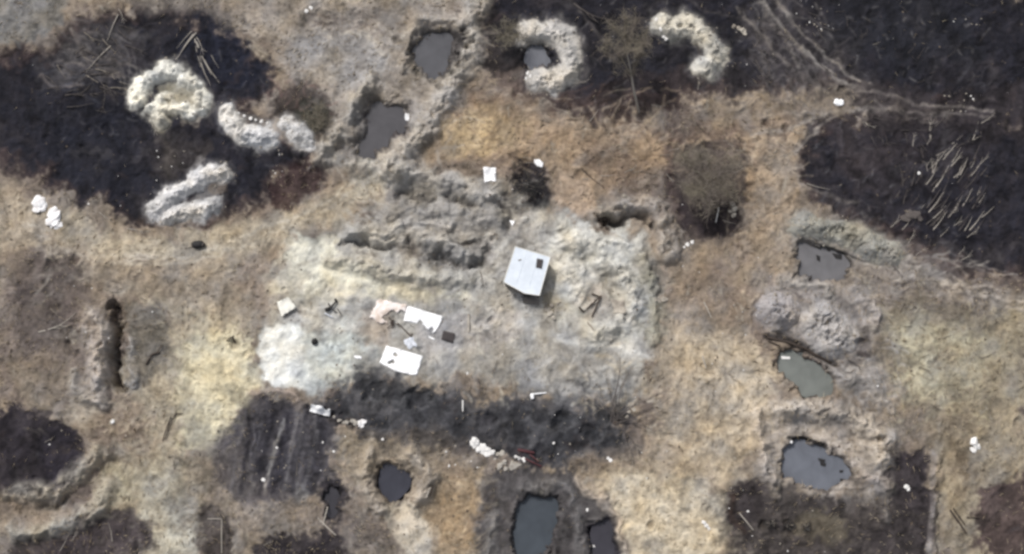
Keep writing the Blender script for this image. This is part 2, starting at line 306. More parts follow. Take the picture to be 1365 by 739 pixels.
# upper right burnt field
dashes(990,0,1110,125,60,-58,18,12,44,3,(118,112,106),.5); dashes(1000,60,1130,140,40,25,35,10,34,2.6,(104,98,94),.5)
dashes(1060,130,1316,165,40,-6,16,16,60,3,(118,108,100),.5); dashes(1180,100,1316,220,50,60,40,8,26,2.2,(92,90,92),.5)
dashes(1070,170,1240,300,40,-30,60,8,26,2.4,(74,70,72),.5); paint([(1180,150),(1320,150),(1320,240),(1200,230)], (50,44,48), 30, .5, 8, 1.4, .4)
line([(1200,322),(1262,362),(1330,378),(1430,392)], 16, (74,56,52), .6, 12, 4)
# clearing
paint([(362,352),(380,340),(396,320),(404,308),(412,316),(424,312),(430,324),(450,322),(452,344),(440,352),(500,356),(520,372),(480,384),(430,386),(390,392),(366,398),(356,384)], (212,206,182), 5, .85, 5, 1.2, .1)
line([(395,352),(420,344)], 5, (136,124,108), .7, 4, 1.5); line([(362,366),(385,354)], 4, (150,136,116), .6, 4, 1.5)
smooth([(345,440),(360,425),(420,430),(440,480),(420,530),(380,522),(345,490)], .85); smooth([(366,350),(410,312),(452,325),(500,360),(480,390),(380,395)], .6); smooth([(500,672),(540,668),(582,712),(572,745),(520,715)], .8); smooth([(540,430),(640,430),(640,480),(560,480)], .5); smooth([(250,470),(340,450),(330,530),(280,590),(245,590)], .5); smooth([(700,430),(870,460),(870,480),(700,460)],.6)
paint([(346,452),(362,430),(392,432),(408,452),(404,500),(378,520),(356,508),(343,480)], (222,221,212), 6, .9, 3, .6)
paint([(395,440),(470,430),(480,480),(440,520),(400,520),(412,480)], (190,196,190), 20, .7, 6, 1, .3)
dashes(440,240,680,400,60,-8,18,12,44,3.4,(122,114,104),.55); dashes(440,240,680,400,60,-8,22,12,44,3.4,(190,184,172),.45)
paint([(520,300),(650,305),(665,350),(600,362),(540,345)], (116,108,98), 16, .6, 6, 1.5, .6); paint([(640,240),(700,245),(700,300),(660,330),(635,300)], (112,106,98), 18, .65, 7, 1.5, .5)
paint([(470,395),(640,402),(640,420),(560,410),(470,412)], (146,144,138), 12, .5, 5, 1, .4); dashes(600,400,880,540,80,30,60,8,26,3,(128,122,116),.5); dashes(600,330,880,540,70,0,60,8,26,3.4,(204,202,192),.4)
paint([(770,395),(800,380),(812,400),(800,430),(775,425)], (150,134,122), 12, .5, 5, 1, .3); paint([(745,290),(800,300),(860,330),(800,335),(750,330)], (200,198,188), 18, .6, 6)
for r_, c_ in ((62,(150,144,134)), (48,(204,200,188)), (36,(158,150,140)), (24,(196,190,178))):
    line([(818+r_*math.cos(t)*.95, 388+r_*math.sin(t)*1.05) for t in [i*math.pi/9-.9 for i in range(12)]], 5, c_, .55, 5, 3, 1, .4)
paint([(560,480),(640,470),(700,470),(760,490),(830,500),(840,540),(760,520),(640,515)], (128,126,122), 24, .6, 8, 1.3, .4)
paint([(700,462),(760,470),(800,480),(790,520),(740,525),(705,500)], (168,166,164), 18, .5, 7, 1.3, .5)
# ash belt and striped plot
dashes(430,490,850,620,150,60,60,8,26,4,(112,112,112),.45); dashes(430,490,850,620,110,40,70,8,22,4.5,(52,52,54),.55)
paint([(420,545),(470,545),(560,575),(640,595),(630,608),(540,590),(450,572)], (60,56,56), 12, .6, 5, 1.2, .3)
for (x, w_, c) in [(338,6,(50,48,54)),(352,5,(120,116,116)),(362,8,(44,43,50)),(380,5,(112,110,112)),(414,14,(54,53,60))]: line([(x+16,548),(x+2,600),(x-8,650)], w_, c, .75, 6, 2, .5, .3)
dashes(290,540,445,660,50,80,10,14,50,3,(116,112,112),.5); dashes(290,540,445,660,40,82,10,14,50,3,(54,52,56),.5)
paint([(385,650),(410,640),(415,665),(395,672)], (150,146,142), 10, .7, 4)
# left
paint([(20,335),(80,332),(122,365),(104,415),(80,450),(20,460)], (80,69,64), 18, .75, 8, 1.4, .4); dashes(50,330,230,560,110,0,70,8,28,3.4,(84,74,66),.5); dashes(50,330,250,739,120,30,60,8,30,3.6,(186,174,152),.45)
paint([(100,450),(150,405),(150,540),(110,520)], (160,150,142), 18, .5, 6, 1, .3); paint([(165,404),(218,408),(226,445),(218,475),(186,515),(168,470)], (104,98,88), 10, .75, 4, 1, .2)
dashes(230,400,345,500,60,20,50,6,22,3,(132,120,100),.5); dashes(230,600,430,739,80,60,50,6,26,3.4,(96,84,74),.5); dashes(120,560,330,739,90,60,50,6,24,3.4,(178,170,150),.45)
paint([(50,600),(70,555),(105,575),(118,610),(100,640),(60,650)], (44,40,48), 14, .8, 5, 1); dashes(110,560,190,620,26,0,20,10,34,3,(96,78,62),.6)
paint([(130,620),(200,625),(260,640),(240,680),(160,680)], (150,144,118), 20, .6, 7, 1.3, .5); paint([(50,728),(140,688),(178,680),(190,739),(50,760)], (76,66,64), 12, .75, 7, 1.2, .2)
paint([(262,672),(296,680),(298,745),(260,745)], (76,68,60), 8, .8, 5, 1, .2); paint([(440,700),(540,690),(560,745),(420,745)], (110,100,92), 14, .6, 7, 1.2, .3); paint([(345,745),(355,718),(400,706),(450,714),(470,745)], (54,48,50), 12, .8, 6)
# bottom
paint([(500,676),(536,668),(556,684),(580,712),(572,742),(548,738),(522,712)], (190,178,158), 5, .9, 3, .7); paint([(575,650),(650,640),(640,690),(625,740),(585,740),(572,700)], (152,128,98), 10, .7, 5, 1, .2); dashes(570,640,650,739,40,20,30,8,30,2.6,(116,94,70),.5); dashes(570,640,650,739,30,20,30,8,30,2.6,(198,178,146),.5)
dashes(440,570,640,640,60,0,40,8,30,3.4,(104,94,78),.5); dashes(630,640,830,739,70,70,50,8,26,3.6,(124,120,116),.45); dashes(630,640,830,739,50,70,50,8,22,3.6,(60,56,54),.5)
line([(770,632),(800,665),(828,692),(832,740)], 6, (176,160,140), .7, 5, 2, .8)
dashes(780,560,1040,739,110,60,60,8,30,3,(142,124,98),.45); dashes(780,460,1040,739,90,60,60,8,30,3.4,(206,190,160),.45); paint([(850,615),(920,605),(940,640),(880,645)], (142,126,104), 18, .6, 7, 1.2, .4); paint([(820,565),(880,570),(880,600),(830,600)], (122,110,100), 16, .6, 7, 1.3, .4)
# right
paint([(1000,395),(1022,388),(1020,440),(1030,470),(1008,460)], (96,80,70), 10, .7, 5, 1, .2); paint([(1055,385),(1075,395),(1068,445),(1056,440)], (86,78,72), 6, .8, 3); paint([(1085,385),(1130,395),(1150,420),(1130,420),(1090,398)], (100,92,86), 8, .7, 4); paint([(1130,470),(1150,430),(1160,470),(1130,490)], (90,82,76), 10, .7, 4); paint([(1140,430),(1185,420),(1200,480),(1150,490)], (96,88,82), 14, .6, 6, 1.4, .5)  # dark brown painted round and between the mounds in place of shading
dashes(1110,455,1200,560,60,-35,35,8,26,3.2,(88,84,82),.6); dashes(1110,455,1200,560,40,-35,35,8,26,3.2,(184,180,176),.45); dashes(1130,340,1316,410,60,-14,10,20,60,3,(168,158,146),.5); dashes(1130,350,1316,410,50,-14,10,20,60,3,(86,78,74),.5)
dashes(1180,410,1316,600,110,20,60,8,26,3.2,(112,100,76),.5); dashes(1180,410,1316,600,90,20,60,8,26,3.2,(196,186,150),.5); paint([(1180,385),(1316,410),(1316,450),(1220,440),(1180,420)], (112,102,86), 22, .6, 8, 1.3, .4)
paint([(1000,610),(1004,560),(1020,545),(1014,640),(1008,650)], (122,108,90), 6, .6, 4); dashes(1010,540,1190,660,70,-40,50,8,24,3,(192,182,170),.4); dashes(1010,540,1190,660,60,-40,50,8,24,3,(112,102,94),.5)
paint([(1046,586),(1052,578),(1105,590),(1165,640),(1160,660),(1050,655),(1036,640)], (108,98,90), 12, .7, 5, 1, .2)
paint([(1186,606),(1200,598),(1238,602),(1240,740),(1216,740),(1205,690),(1186,650)], (62,54,56), 8, .9, 4, .7, .15); paint([(970,655),(1000,645),(1240,680),(1240,760),(990,760)], (72,65,60), 22, .75, 8, 1.2, .25); paint([(966,650),(1012,636),(1030,655),(1012,690),(996,725),(970,700)], (60,52,52), 10, .85, 5, 1, .1)
line([(978,660),(975,690),(990,712)], 9, (92,66,46), .8, 6, 2); dashes(990,690,1240,739,80,60,50,8,26,3.2,(112,102,86),.5); paint([(1060,690),(1130,685),(1130,712),(1070,716)], (118,106,84), 16, .6, 6); paint([(1150,700),(1240,690),(1240,745),(1150,745)], (66,58,58), 16, .6, 6)
line([(1243,604),(1244,670),(1236,745)], 6, (142,132,126), .9, 3, 1, .3); dashes(1248,580,1316,739,60,60,30,8,30,3,(104,90,70),.55); paint([(1300,650),(1320,640),(1420,640),(1420,760),(1305,760)], (76,58,57), 12, .85, 6, grass=.1); paint([(1270,600),(1290,600),(1296,660),(1278,660)], (110,92,66), 12, .6, 5)

# lighter worn sand, darker scrub, painted shade streaks under the ridges
paint([(240,450),(330,432),(346,500),(328,532),(294,590),(246,596),(240,540),(226,515)], (204,193,158), 14, .8, 6, 1, .15)
paint([(70,275),(150,318),(250,318),(350,296),(430,262),(500,238),(520,262),(440,300),(350,330),(240,348),(140,345),(80,315)], (176,163,138), 16, .7, 6, 1.2, .25)
paint([(890,440),(960,430),(1030,470),(1030,540),(1000,600),(985,640),(900,620),(862,590),(880,530)], (184,167,141), 24, .7, 8, 1.3, .3); paint([(800,640),(880,625),(975,650),(965,700),(962,745),(842,745),(836,700)], (198,183,154), 14, .75, 6, 1.1, .25)
paint([(1190,440),(1250,425),(1310,460),(1290,520),(1240,530),(1200,505)], (178,170,144), 22, .6, 9, 1.4, .5); paint([(180,610),(260,640),(262,739),(200,739),(185,690)], (186,180,160), 14, .65, 8, 1.4, .45)
paint([(50,420),(120,400),(128,470),(100,560),(50,550)], (104,92,84), 20, .6, 9, 1.4, .5); paint([(180,340),(330,345),(350,400),(240,420),(180,400)], (132,118,102), 26, .5, 9, 1.4, .6); paint([(330,330),(372,330),(362,400),(340,420),(310,390)], (124,106,92), 14, .6, 8, 1.4, .4)
paint([(240,600),(300,590),(320,700),(280,739),(255,700)], (126,114,102), 16, .6, 8, 1.4, .5); paint([(880,320),(1000,320),(1050,360),(1010,400),(900,400),(885,360)], (124,106,90), 24, .6, 9, 1.5, .55); paint([(860,460),(900,450),(900,540),(870,560)], (136,122,106), 14, .5, 8, 1.4, .5)
paint([(1190,370),(1316,400),(1316,440),(1230,430)], (106,96,86), 18, .55, 8, 1.4, .5); paint([(1110,540),(1250,540),(1250,610),(1190,590),(1150,560)], (118,106,92), 18, .5, 8, 1.4, .5); paint([(1250,545),(1316,560),(1316,600),(1260,590)], (120,108,88), 16, .5, 8, 1.4, .5)
paint([(1010,10),(1110,20),(1130,120),(1060,120),(1000,60)], (92,84,80), 30, .4, 12, 1.8, .8); paint([(90,30),(200,40),(190,110),(80,110)], (92,88,84), 24, .5, 10, 1.8, .8); paint([(1090,180),(1200,170),(1220,260),(1120,260)], (74,64,62), 30, .5, 12, 1.8, .8); paint([(650,90),(800,110),(900,100),(980,100),(980,140),(880,150),(760,150),(680,130)], (76,62,56), 22, .5, 10, 1.8, .7)
paint([(430,535),(480,520),(600,555),(720,575),(840,580),(850,605),(760,622),(690,622),(620,598),(520,575),(450,562)], (60,60,62), 20, .6, 9, 1.4, .5); paint([(625,560),(700,560),(700,600),(640,596)], (54,54,56), 16, .6, 8, 1.4, .3)
paint([(520,245),(650,262),(700,262),(720,300),(660,325),(560,315),(470,322),(460,305),(500,280)], (156,150,141), 22, .5, 9, 1.6, .6); dashes(455,240,700,370,50,-12,16,10,40,2.6,(84,76,68),.6); dashes(455,240,700,370,40,-12,20,10,40,3,(196,190,176),.5)  # dark dashes imitate shade under the ridges above the shed

# third pass: blacker scorch, clearer tracks
DK = dict(warp=1.4, patch=.35)
paint([(296,575),(318,540),(345,528),(400,540),(442,565),(446,625),(405,665),(335,660),(292,640)], (66,64,68), 18, .75, 8, **DK); paint([(330,540),(392,545),(390,640),(335,650)], (50,48,54), 14, .55, 6, 1, .4)
line([(340,562),(332,640)], 4, (104,101,102), .6, 3, 2); line([(374,560),(362,610),(350,655)], 5, (136,133,131), .85, 4, 2); line([(404,550),(398,600),(392,650)], 9, (104,101,100), .6, 6, 3); line([(392,548),(384,600)], 3, (110,106,106), .6, 3, 2)
paint([(428,530),(470,492),(520,494),(600,512),(660,535),(720,528),(790,545),(835,572),(858,602),(800,622),(700,632),(640,606),(560,584),(470,565)], (70,70,71), 22, .6, 10, **DK)
paint([(480,505),(560,505),(590,530),(560,548),(500,535)], (52,53,53), 14, .6, 7, 1.4, .4); paint([(540,540),(630,540),(700,560),(700,590),(620,590)], (52,52,54), 18, .5, 7, 1.4, .4); paint([(720,545),(800,560),(840,590),(800,615),(730,600)], (54,55,57), 18, .55, 7, 1.4, .4)
paint([(632,660),(655,632),(700,626),(770,640),(800,672),(828,700),(832,760),(628,760)], (78,74,72), 14, .6, 8, **DK); paint([(745,650),(790,680),(786,745),(745,745),(748,690)], (66,62,60), 14, .5, 7, 1.3, .4); paint([(784,694),(826,696),(830,760),(786,760)], (46,43,48), 8, .75, 5)
paint([(966,650),(1010,638),(1100,668),(1185,655),(1190,600),(1240,608),(1241,760),(990,760),(968,715)], (66,60,57), 20, .6, 9, **DK); paint([(1060,688),(1130,684),(1130,712),(1075,716)], (112,102,80), 16, .6, 6, 1.2, .3)
paint([(0,545),(62,545),(96,568),(116,604),(104,640),(60,655),(0,650)], (46,42,48), 12, .7, 6, 1.2, .15); paint([(0,720),(100,698),(168,674),(200,695),(206,760),(0,760)], (70,62,62), 14, .7, 8, 1.4, .3); paint([(336,760),(346,716),(400,704),(455,716),(485,760)], (50,45,47), 12, .7, 7, 1.3, .25); paint([(258,672),(300,676),(304,760),(256,760)], (66,58,54), 10, .6, 6, 1.3, .3)
paint([(424,640),(452,632),(464,660),(460,698),(436,702),(426,676)], (54,50,54), 10, .7, 5)
for off, a in ((-5, .5), (6, .4)): line([(40,300+off),(110,338+off),(180,350+off),(250,342+off),(330,322+off),(420,282+off),(480,245+off)], 4, (196,186,168), a, 4, 1.5, .7, .4)
for off, a in ((-5, .55), (5, .5)): line([(1150,352+off),(1200,366+off),(1260,384+off),(1330,404+off),(1450,430+off)], 4, (172,161,148), a, 4, 1.5, .7, .3)
line([(1150,362),(1260,388),(1330,406)], 5, (92,84,80), .5, 5, 2, .7, .4)
for p, w_, a in [([(1015,0),(1062,58),(1108,100),(1165,128),(1240,142),(1340,152)], 4, .6), ([(1028,-5),(1075,50),(1120,95),(1170,122)], 3.5, .5), ([(1000,180),(1060,172),(1110,148),(1180,148),(1260,158)], 5, .6), ([(1060,205),(1090,172),(1128,150)], 4, .6), ([(1095,115),(1130,150),(1160,150)], 4, .45)]: line(p, w_, (156,146,134), a, 3, 1.5, .7, .35)
paint([(1120,112),(1180,126),(1260,138),(1262,152),(1180,152),(1130,152),(1100,150)], (112,102,92), 14, .5, 6, 1.3, .4)
dashes(760,0,1316,150,90,30,70,4,12,2,(128,124,120),.55); dashes(1070,170,1316,350,90,48,30,5,14,1.8,(112,110,110),.6); dashes(55,60,400,280,90,-20,60,5,16,1.9,(100,98,98),.5)
paint([(895,195),(930,182),(985,190),(1005,225),(985,268),(930,272),(898,240)], (96,86,76), 14, .6, 6, 1.2, .3); line([(892,200),(892,250),(905,290)], 12, (72,54,52), .6, 10, 4)

paint([(862,330),(905,330),(905,540),(850,545),(872,460),(878,400)], (140,131,116), 30, .6, 12, 1.8, .5)
# fourth pass: browner scrub, scorched pockets, the row of burnt hollows
for (x, y, rx, ry, c, a) in [(150,600,60,26,(112,98,86),.5),(90,360,70,40,(104,92,82),.5),(230,660,50,40,(120,108,96),.4),(400,690,60,30,(104,94,88),.5),(480,700,34,26,(92,84,80),.5),(560,590,60,18,(104,94,82),.5),(600,625,26,22,(116,98,80),.5),(870,600,60,24,(138,120,100),.5),
     (950,380,60,36,(122,106,92),.5),(920,520,30,46,(150,132,110),.4),(1240,460,30,18,(116,106,84),.4),(1290,510,36,40,(122,110,90),.5),(1220,560,50,24,(108,98,86),.5),(1280,620,26,60,(114,98,78),.5),(350,390,60,30,(140,124,108),.5),(180,380,70,24,(132,118,104),.4),(60,470,40,60,(110,100,92),.5),
     (200,500,40,60,(134,124,110),.4),(520,20,100,22,(120,110,100),.5),(440,90,60,40,(140,132,124),.4),(640,120,40,14,(120,104,92),.5),(820,620,60,14,(140,122,100),.4),(990,420,26,40,(118,102,90),.5),(300,640,40,50,(112,104,98),.5),(250,540,16,30,(150,138,116),.4)]:
    paint([(x+rx*math.cos(t), y+ry*math.sin(t)) for t in [i*math.pi/6 for i in range(12)]], c, max(14, min(rx, ry)*.9), a, 9, 1.6, .55, 0)
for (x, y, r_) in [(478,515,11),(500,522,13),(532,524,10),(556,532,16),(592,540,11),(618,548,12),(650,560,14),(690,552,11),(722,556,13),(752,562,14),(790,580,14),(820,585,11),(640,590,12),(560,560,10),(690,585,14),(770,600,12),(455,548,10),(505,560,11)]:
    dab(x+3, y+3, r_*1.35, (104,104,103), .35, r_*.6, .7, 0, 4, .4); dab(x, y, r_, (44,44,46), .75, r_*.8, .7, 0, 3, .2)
for (x, w_, c, a) in [(316,4,(110,107,108),.5),(328,5,(46,44,50),.7),(340,4,(112,109,109),.5),(352,6,(42,41,48),.7),(371,6,(44,42,49),.7),(384,4,(120,117,116),.55),(396,7,(52,50,56),.6),(412,6,(110,107,106),.5),(424,9,(52,50,56),.6)]: line([(x+12,550),(x+2,600),(x-8,655)], w_, c, a, 4, 2, .6, .35)

paint([(1150,112),(1230,118),(1440,122),(1440,185),(1240,178),(1150,172),(1130,160)], (56,50,51), 18, .85, 9, 1.5, .25, grass=0); paint([(1070,100),(1150,110),(1150,130),(1080,122)], (84,76,70), 16, .5, 8, 1.4, .4); paint([(1080,152),(1150,150),(1150,180),(1090,185)], (66,58,58), 14, .6, 7, 1.4, .3)
for p, w_, a in [([(1120,118),(1170,126),(1240,140),(1330,150)], 4, .5), ([(1110,150),(1180,146),(1250,152),(1330,158)], 3.5, .42), ([(1060,205),(1095,170),(1135,148)], 4.5, .5), ([(1160,138),(1220,160),(1250,168)], 3, .3)]: line(p, w_, (140,130,120), a, 3, 1.5, .8, .45)

GRASS *= 1-.85*SMO
# ------------------------------------------------------------------ natural relief
H += .10*N60+.15*N20+.08*N9+.025*N4
# ridges, parapets, trenches, pits that are part of the ground
RIDGES = [
 ([(638,-20),(632,30),(618,88),(592,132),(560,178),(520,222)], 25, 1.3, (172,165,155)), ([(494,116),(462,158),(432,208)], 20, 1.15, (172,165,154)), ([(440,205),(480,225),(530,225)], 18, .6, (168,163,154)), ([(560,25),(600,22),(630,25)], 12, .6, (160,152,142)),
 ([(400,20),(440,8),(480,14)], 18, .4, None), ([(560,30),(545,60),(540,95)], 10, .5, (142,132,120)),
 ([(520,240),(560,230),(590,248),(655,262)], 20, 1.0, (172,166,158)), ([(515,285),(575,280),(650,292)], 18, .7, (140,134,126)),
 ([(462,312),(530,306)], 13, .9, (172,167,158)), ([(545,300),(600,305)], 12, .6, (160,154,146)), ([(468,316),(532,322)], 10, .55, (172,166,154)), ([(556,318),(590,325),(615,345)], 15, .95, (176,170,160)),
 ([(440,350),(520,360),(625,376)], 16, .8, (186,178,158)), ([(655,320),(645,350)], 9, .5, (168,160,150)),
 ([(795,288),(825,268),(868,270),(890,300),(895,332)], 17, 1.1, (166,158,148)), ([(765,322),(800,318),(850,330)], 18, .9, (186,182,170)),
 ([(800,345),(835,360),(848,395),(835,430),(800,445)], 22, 1.0, (188,184,172)), ([(748,305),(765,370),(775,400)], 20, .8, (184,180,170)), ([(860,340),(878,390),(872,450)], 9, .6, (150,146,128)),
 ([(128,418),(134,470),(130,532)], 19, 1.3, (176,166,158)), ([(98,500),(105,520)], 10, .4, (176,166,152)), ([(178,460),(182,510)], 9, .4, (150,146,142)),
 ([(20,655),(80,652),(108,628),(128,600)], 19, 1.1, (158,150,134)), ([(20,712),(80,704),(122,685),(140,660)], 17, .95, (162,156,140)),
 ([(490,608),(484,640),(500,674)], 16, .9, (164,152,136)), ([(545,605),(572,625),(570,655),(548,672)], 17, 1.05, (166,156,144)),
 ([(1010,560),(1016,620),(1032,650)], 18, 1.2, (174,162,150)), ([(1045,548),(1110,543),(1160,567),(1182,605)], 22, 1.3, (176,166,154)),
 ([(1150,632),(1180,640)], 16, .8, (166,152,142)), ([(1120,500),(1165,520),(1180,545)], 12, .5, (152,146,140)), ([(1060,540),(1010,548)], 12, .5, (178,168,156)),
 ([(1150,395),(1172,410),(1165,435)], 10, .6, (170,158,148)), ([(1040,372),(1085,380),(1105,392)], 10, .5, (158,150,138)),
 ([(250,606),(275,640)], 12, .3, None), ([(690,650),(750,650)], 14, .4, (112,108,104)), ([(760,660),(772,730)], 12, .4, (112,108,104)), ([(655,690),(652,740)], 12, .4, (122,118,114)),
 ([(1190,640),(1185,690)], 10, .4, (120,112,102)), ([(1245,610),(1245,740)], 6, .35, None),
 ([(770,640),(800,668),(832,700),(836,745)], 7, .35, (180,162,142)), ([(45,310),(75,330),(110,350)], 12, .3, None), ([(400,540),(380,520),(340,525)], 9, .3, (150,134,122)),
 ([(640,410),(660,405),(672,420),(664,446),(640,450),(628,430),(640,410)], 8, .16, (182,176,166))]
for p, w_, h_, c in RIDGES:
    if c: line(p, w_*1.25, c, .8, w_*.9, 6, 1.1, .4)
    hline(p, w_*1.15, h_, 1.0, 1.1, 4, 2, .38)
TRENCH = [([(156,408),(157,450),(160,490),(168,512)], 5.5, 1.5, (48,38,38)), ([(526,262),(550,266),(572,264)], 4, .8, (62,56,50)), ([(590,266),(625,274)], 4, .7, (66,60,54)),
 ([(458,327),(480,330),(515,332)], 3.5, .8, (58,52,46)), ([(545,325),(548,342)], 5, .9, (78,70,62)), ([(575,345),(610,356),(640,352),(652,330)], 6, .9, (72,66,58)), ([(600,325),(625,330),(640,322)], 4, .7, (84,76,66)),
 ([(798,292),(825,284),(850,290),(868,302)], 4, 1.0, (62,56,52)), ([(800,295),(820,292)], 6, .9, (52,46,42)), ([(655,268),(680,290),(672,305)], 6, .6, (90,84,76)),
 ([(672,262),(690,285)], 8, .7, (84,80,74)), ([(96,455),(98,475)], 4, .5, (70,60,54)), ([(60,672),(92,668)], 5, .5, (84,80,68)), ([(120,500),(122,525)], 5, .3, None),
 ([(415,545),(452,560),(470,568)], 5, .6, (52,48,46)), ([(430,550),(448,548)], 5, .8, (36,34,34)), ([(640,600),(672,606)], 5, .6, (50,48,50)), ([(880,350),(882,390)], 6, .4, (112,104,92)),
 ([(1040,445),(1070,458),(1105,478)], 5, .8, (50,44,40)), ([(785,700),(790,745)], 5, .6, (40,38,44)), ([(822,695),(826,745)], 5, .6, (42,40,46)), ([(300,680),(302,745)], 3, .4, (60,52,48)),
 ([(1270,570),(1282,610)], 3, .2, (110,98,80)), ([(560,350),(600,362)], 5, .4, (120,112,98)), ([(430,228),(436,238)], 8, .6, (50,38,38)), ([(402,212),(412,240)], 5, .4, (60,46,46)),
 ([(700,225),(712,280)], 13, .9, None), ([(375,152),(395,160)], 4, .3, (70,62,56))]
for p, w_, h_, c in TRENCH:
    if c: line(p, w_*1.3, c, .8, 5, 4, 1.1, .45)  # dark tone along each trench paints extra shade into the hollow
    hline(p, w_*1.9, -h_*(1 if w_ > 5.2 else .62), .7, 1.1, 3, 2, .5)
for x, y, r, d, c in [(816,378,14,.3,None),(250,150,8,.5,(120,108,88)),(655,428,7,.3,(150,142,132)),(312,460,9,.35,(140,130,110)),(440,190,9,.4,None),(870,300,6,.4,(100,96,88)),
      (497,522,14,.5,(66,66,66)),(556,530,16,.6,(58,58,60)),(600,520,10,.3,(96,94,92)),(650,560,14,.4,(72,70,72)),(750,560,15,.5,(66,68,70)),(790,580,14,.5,(64,66,68)),(720,600,12,.3,(74,74,76)),
      (880,655,9,.25,(150,132,104)),(866,700,7,.3,(120,102,78)),(1130,375,10,.4,(120,110,100)),(1150,455,10,.5,(74,66,60)),(1230,480,6,.2,None),(935,215,8,.2,None),(1018,700,8,.4,(66,58,48)),(1050,700,8,.4,(60,54,48)),
      (1075,705,6,.3,(56,52,46)),(300,320,6,.2,None),(205,640,7,.2,None),(240,620,9,.3,(136,128,108)),(1000,250,8,.3,None),(770,235,8,.3,(110,92,74)),(1122,118,6,.3,(84,76,62)),(1020,165,7,.3,(96,76,60)),(1045,172,6,.3,(92,74,58)),
      (585,230,7,.3,(96,80,68)),(850,284,4,.3,(80,76,70)),(960,690,6,.2,None),(1180,510,7,.2,None),(70,350,10,.4,(78,66,60)),(100,345,8,.3,(100,84,72)),(340,560,10,.4,(84,80,80)),(460,690,9,.3,None)]:
    crater(x, y, r, d, c)
rnd = random.Random(9)
for k in range(260):
    x, y = rnd.uniform(RX0+20, RX1-20), rnd.uniform(RY0+20, RY1-20); r = rnd.choice([2.5, 3, 3.5, 4, 5, 7])
    if rnd.random() < .7: crater(x, y, r, .06*r**.8*rnd.uniform(.5, 1.2))
    else: s = box([(x, y)], r*2); q = np.hypot(XX[s]-x, YY[s]-y)/r; H[s] += .07*r**.6*sst(1.2-q)
# flooded vehicle pits: outline of the water, depth, water level, wet rim colour, water colour
PITS = [
 ('slate', [(562,50),(600,38),(624,44),(616,75),(596,102),(566,98),(548,82)], (96,90,84), (86,86,91)),
 ('dim', [(497,142),(530,140),(546,160),(524,188),(502,214),(476,206),(488,172)], (98,90,86), (82,80,84)),
 ('ring', [(716,56),(733,66),(741,80),(722,94),(702,92),(702,72)], (78,72,68), (116,118,126)),
 ('east', [(1064,322),(1100,332),(1128,346),(1124,370),(1090,374),(1062,364)], (70,66,62), (112,110,112)),
 ('green', [(1036,468),(1062,464),(1096,484),(1112,510),(1106,526),(1082,530),(1054,512),(1038,490)], (72,64,58), (118,122,116)),
 ('blue', [(1050,590),(1086,594),(1130,615),(1138,634),(1112,652),(1068,648),(1044,634)], (84,76,70), (106,110,120)),
 ('south', [(692,664),(741,668),(735,710),(728,752),(682,750),(686,700)], (62,58,58), (70,77,85)),
 ('heart', [(512,620),(530,622),(545,632),(543,652),(515,672),(507,648)], (80,72,66), (62,63,74)),
 ('sump', [(434,646),(452,658),(455,690),(440,694),(434,672)], (62,58,58), (62,60,66)),
 ('wreck', [(790,700),(818,692),(822,735),(805,750),(790,735)], (56,52,56), (64,62,70)),
]
for nm, pts, rim, wc in PITS:
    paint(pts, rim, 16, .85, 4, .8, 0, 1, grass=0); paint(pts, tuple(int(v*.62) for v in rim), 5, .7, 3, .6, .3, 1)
    big = nm in ('green', 'blue', 'east')
    soft = nm in ('slate', 'dim')
    hpoly(pts, -1.1 if nm == 'sump' else -1.15 if soft else -1.7, 26 if soft else 14, 1.0, 7 if soft else 4.5, 1)
# dark wet faces on the far side of three pits
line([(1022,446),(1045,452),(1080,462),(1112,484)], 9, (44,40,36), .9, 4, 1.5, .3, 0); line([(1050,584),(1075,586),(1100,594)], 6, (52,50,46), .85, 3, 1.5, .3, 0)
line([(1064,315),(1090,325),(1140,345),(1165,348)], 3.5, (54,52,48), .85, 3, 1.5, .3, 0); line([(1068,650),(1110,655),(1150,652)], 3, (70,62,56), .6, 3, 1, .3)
# spoil mounds: separate bodies that lie on the ground (path, half width, height, colour)
MOUNDS = [
 ('cream', [[(186,134),(184,120),(194,105),(212,97),(232,96)], [(212,98),(222,89)], [(243,108),(257,112)], [(264,128),(267,144)], [(200,142),(216,148),(226,142)], [(208,152),(214,162)], [(226,144),(250,152)], [(214,132),(222,134)]], 11.5, 1.3, (226,221,204), 'cream earth mound around an open pit on the burnt ground'),
 ('bank', [[(304,150),(318,176),(345,184),(358,180)]], 16, 1.35, (208,205,200), 'pale grey rounded earth mound beside the cream open pit'),
 ('knob', [[(384,166),(396,180),(408,186)]], 13, 1.1, (204,200,194), 'small pale earth mound beside the dark brown hollow'),
 ('long', [[(208,278),(235,258),(262,244)], [(262,238),(285,228),(298,230)], [(222,290),(255,282),(285,272)]], 13, 1.2, (208,203,196), 'long pale earth mound with a groove at the edge of the burnt field'),
 ('ring', [[(704,44),(728,38),(750,48)], [(750,50),(764,74),(758,96),(738,106)], [(718,108),(738,108)]], 17, 1.3, (188,181,170), 'horseshoe earth mound around the small square pool'),
 ('hook', [[(906,34),(924,38),(942,52),(956,70)], [(950,82),(940,90)], [(884,32),(892,40)]], 16.5, 1.3, (190,185,172), 'hook shaped pale earth mound on the black ground'),
 ('north', [[(1072,300),(1098,305),(1130,312),(1160,326),(1188,340)]], 17, 1.3, (150,147,134), 'long grey green earth mound above the eastern pool'),
 ('round', [[(1032,410),(1042,418)]], 23, 1.9, (164,156,152), 'round grey earth mound with raked sides beside the green pool'),
 ('broad', [[(1092,425),(1104,440),(1112,452)]], 27, 2.0, (176,168,160), 'broad pale earth mound between the grey and the green pools'),
]
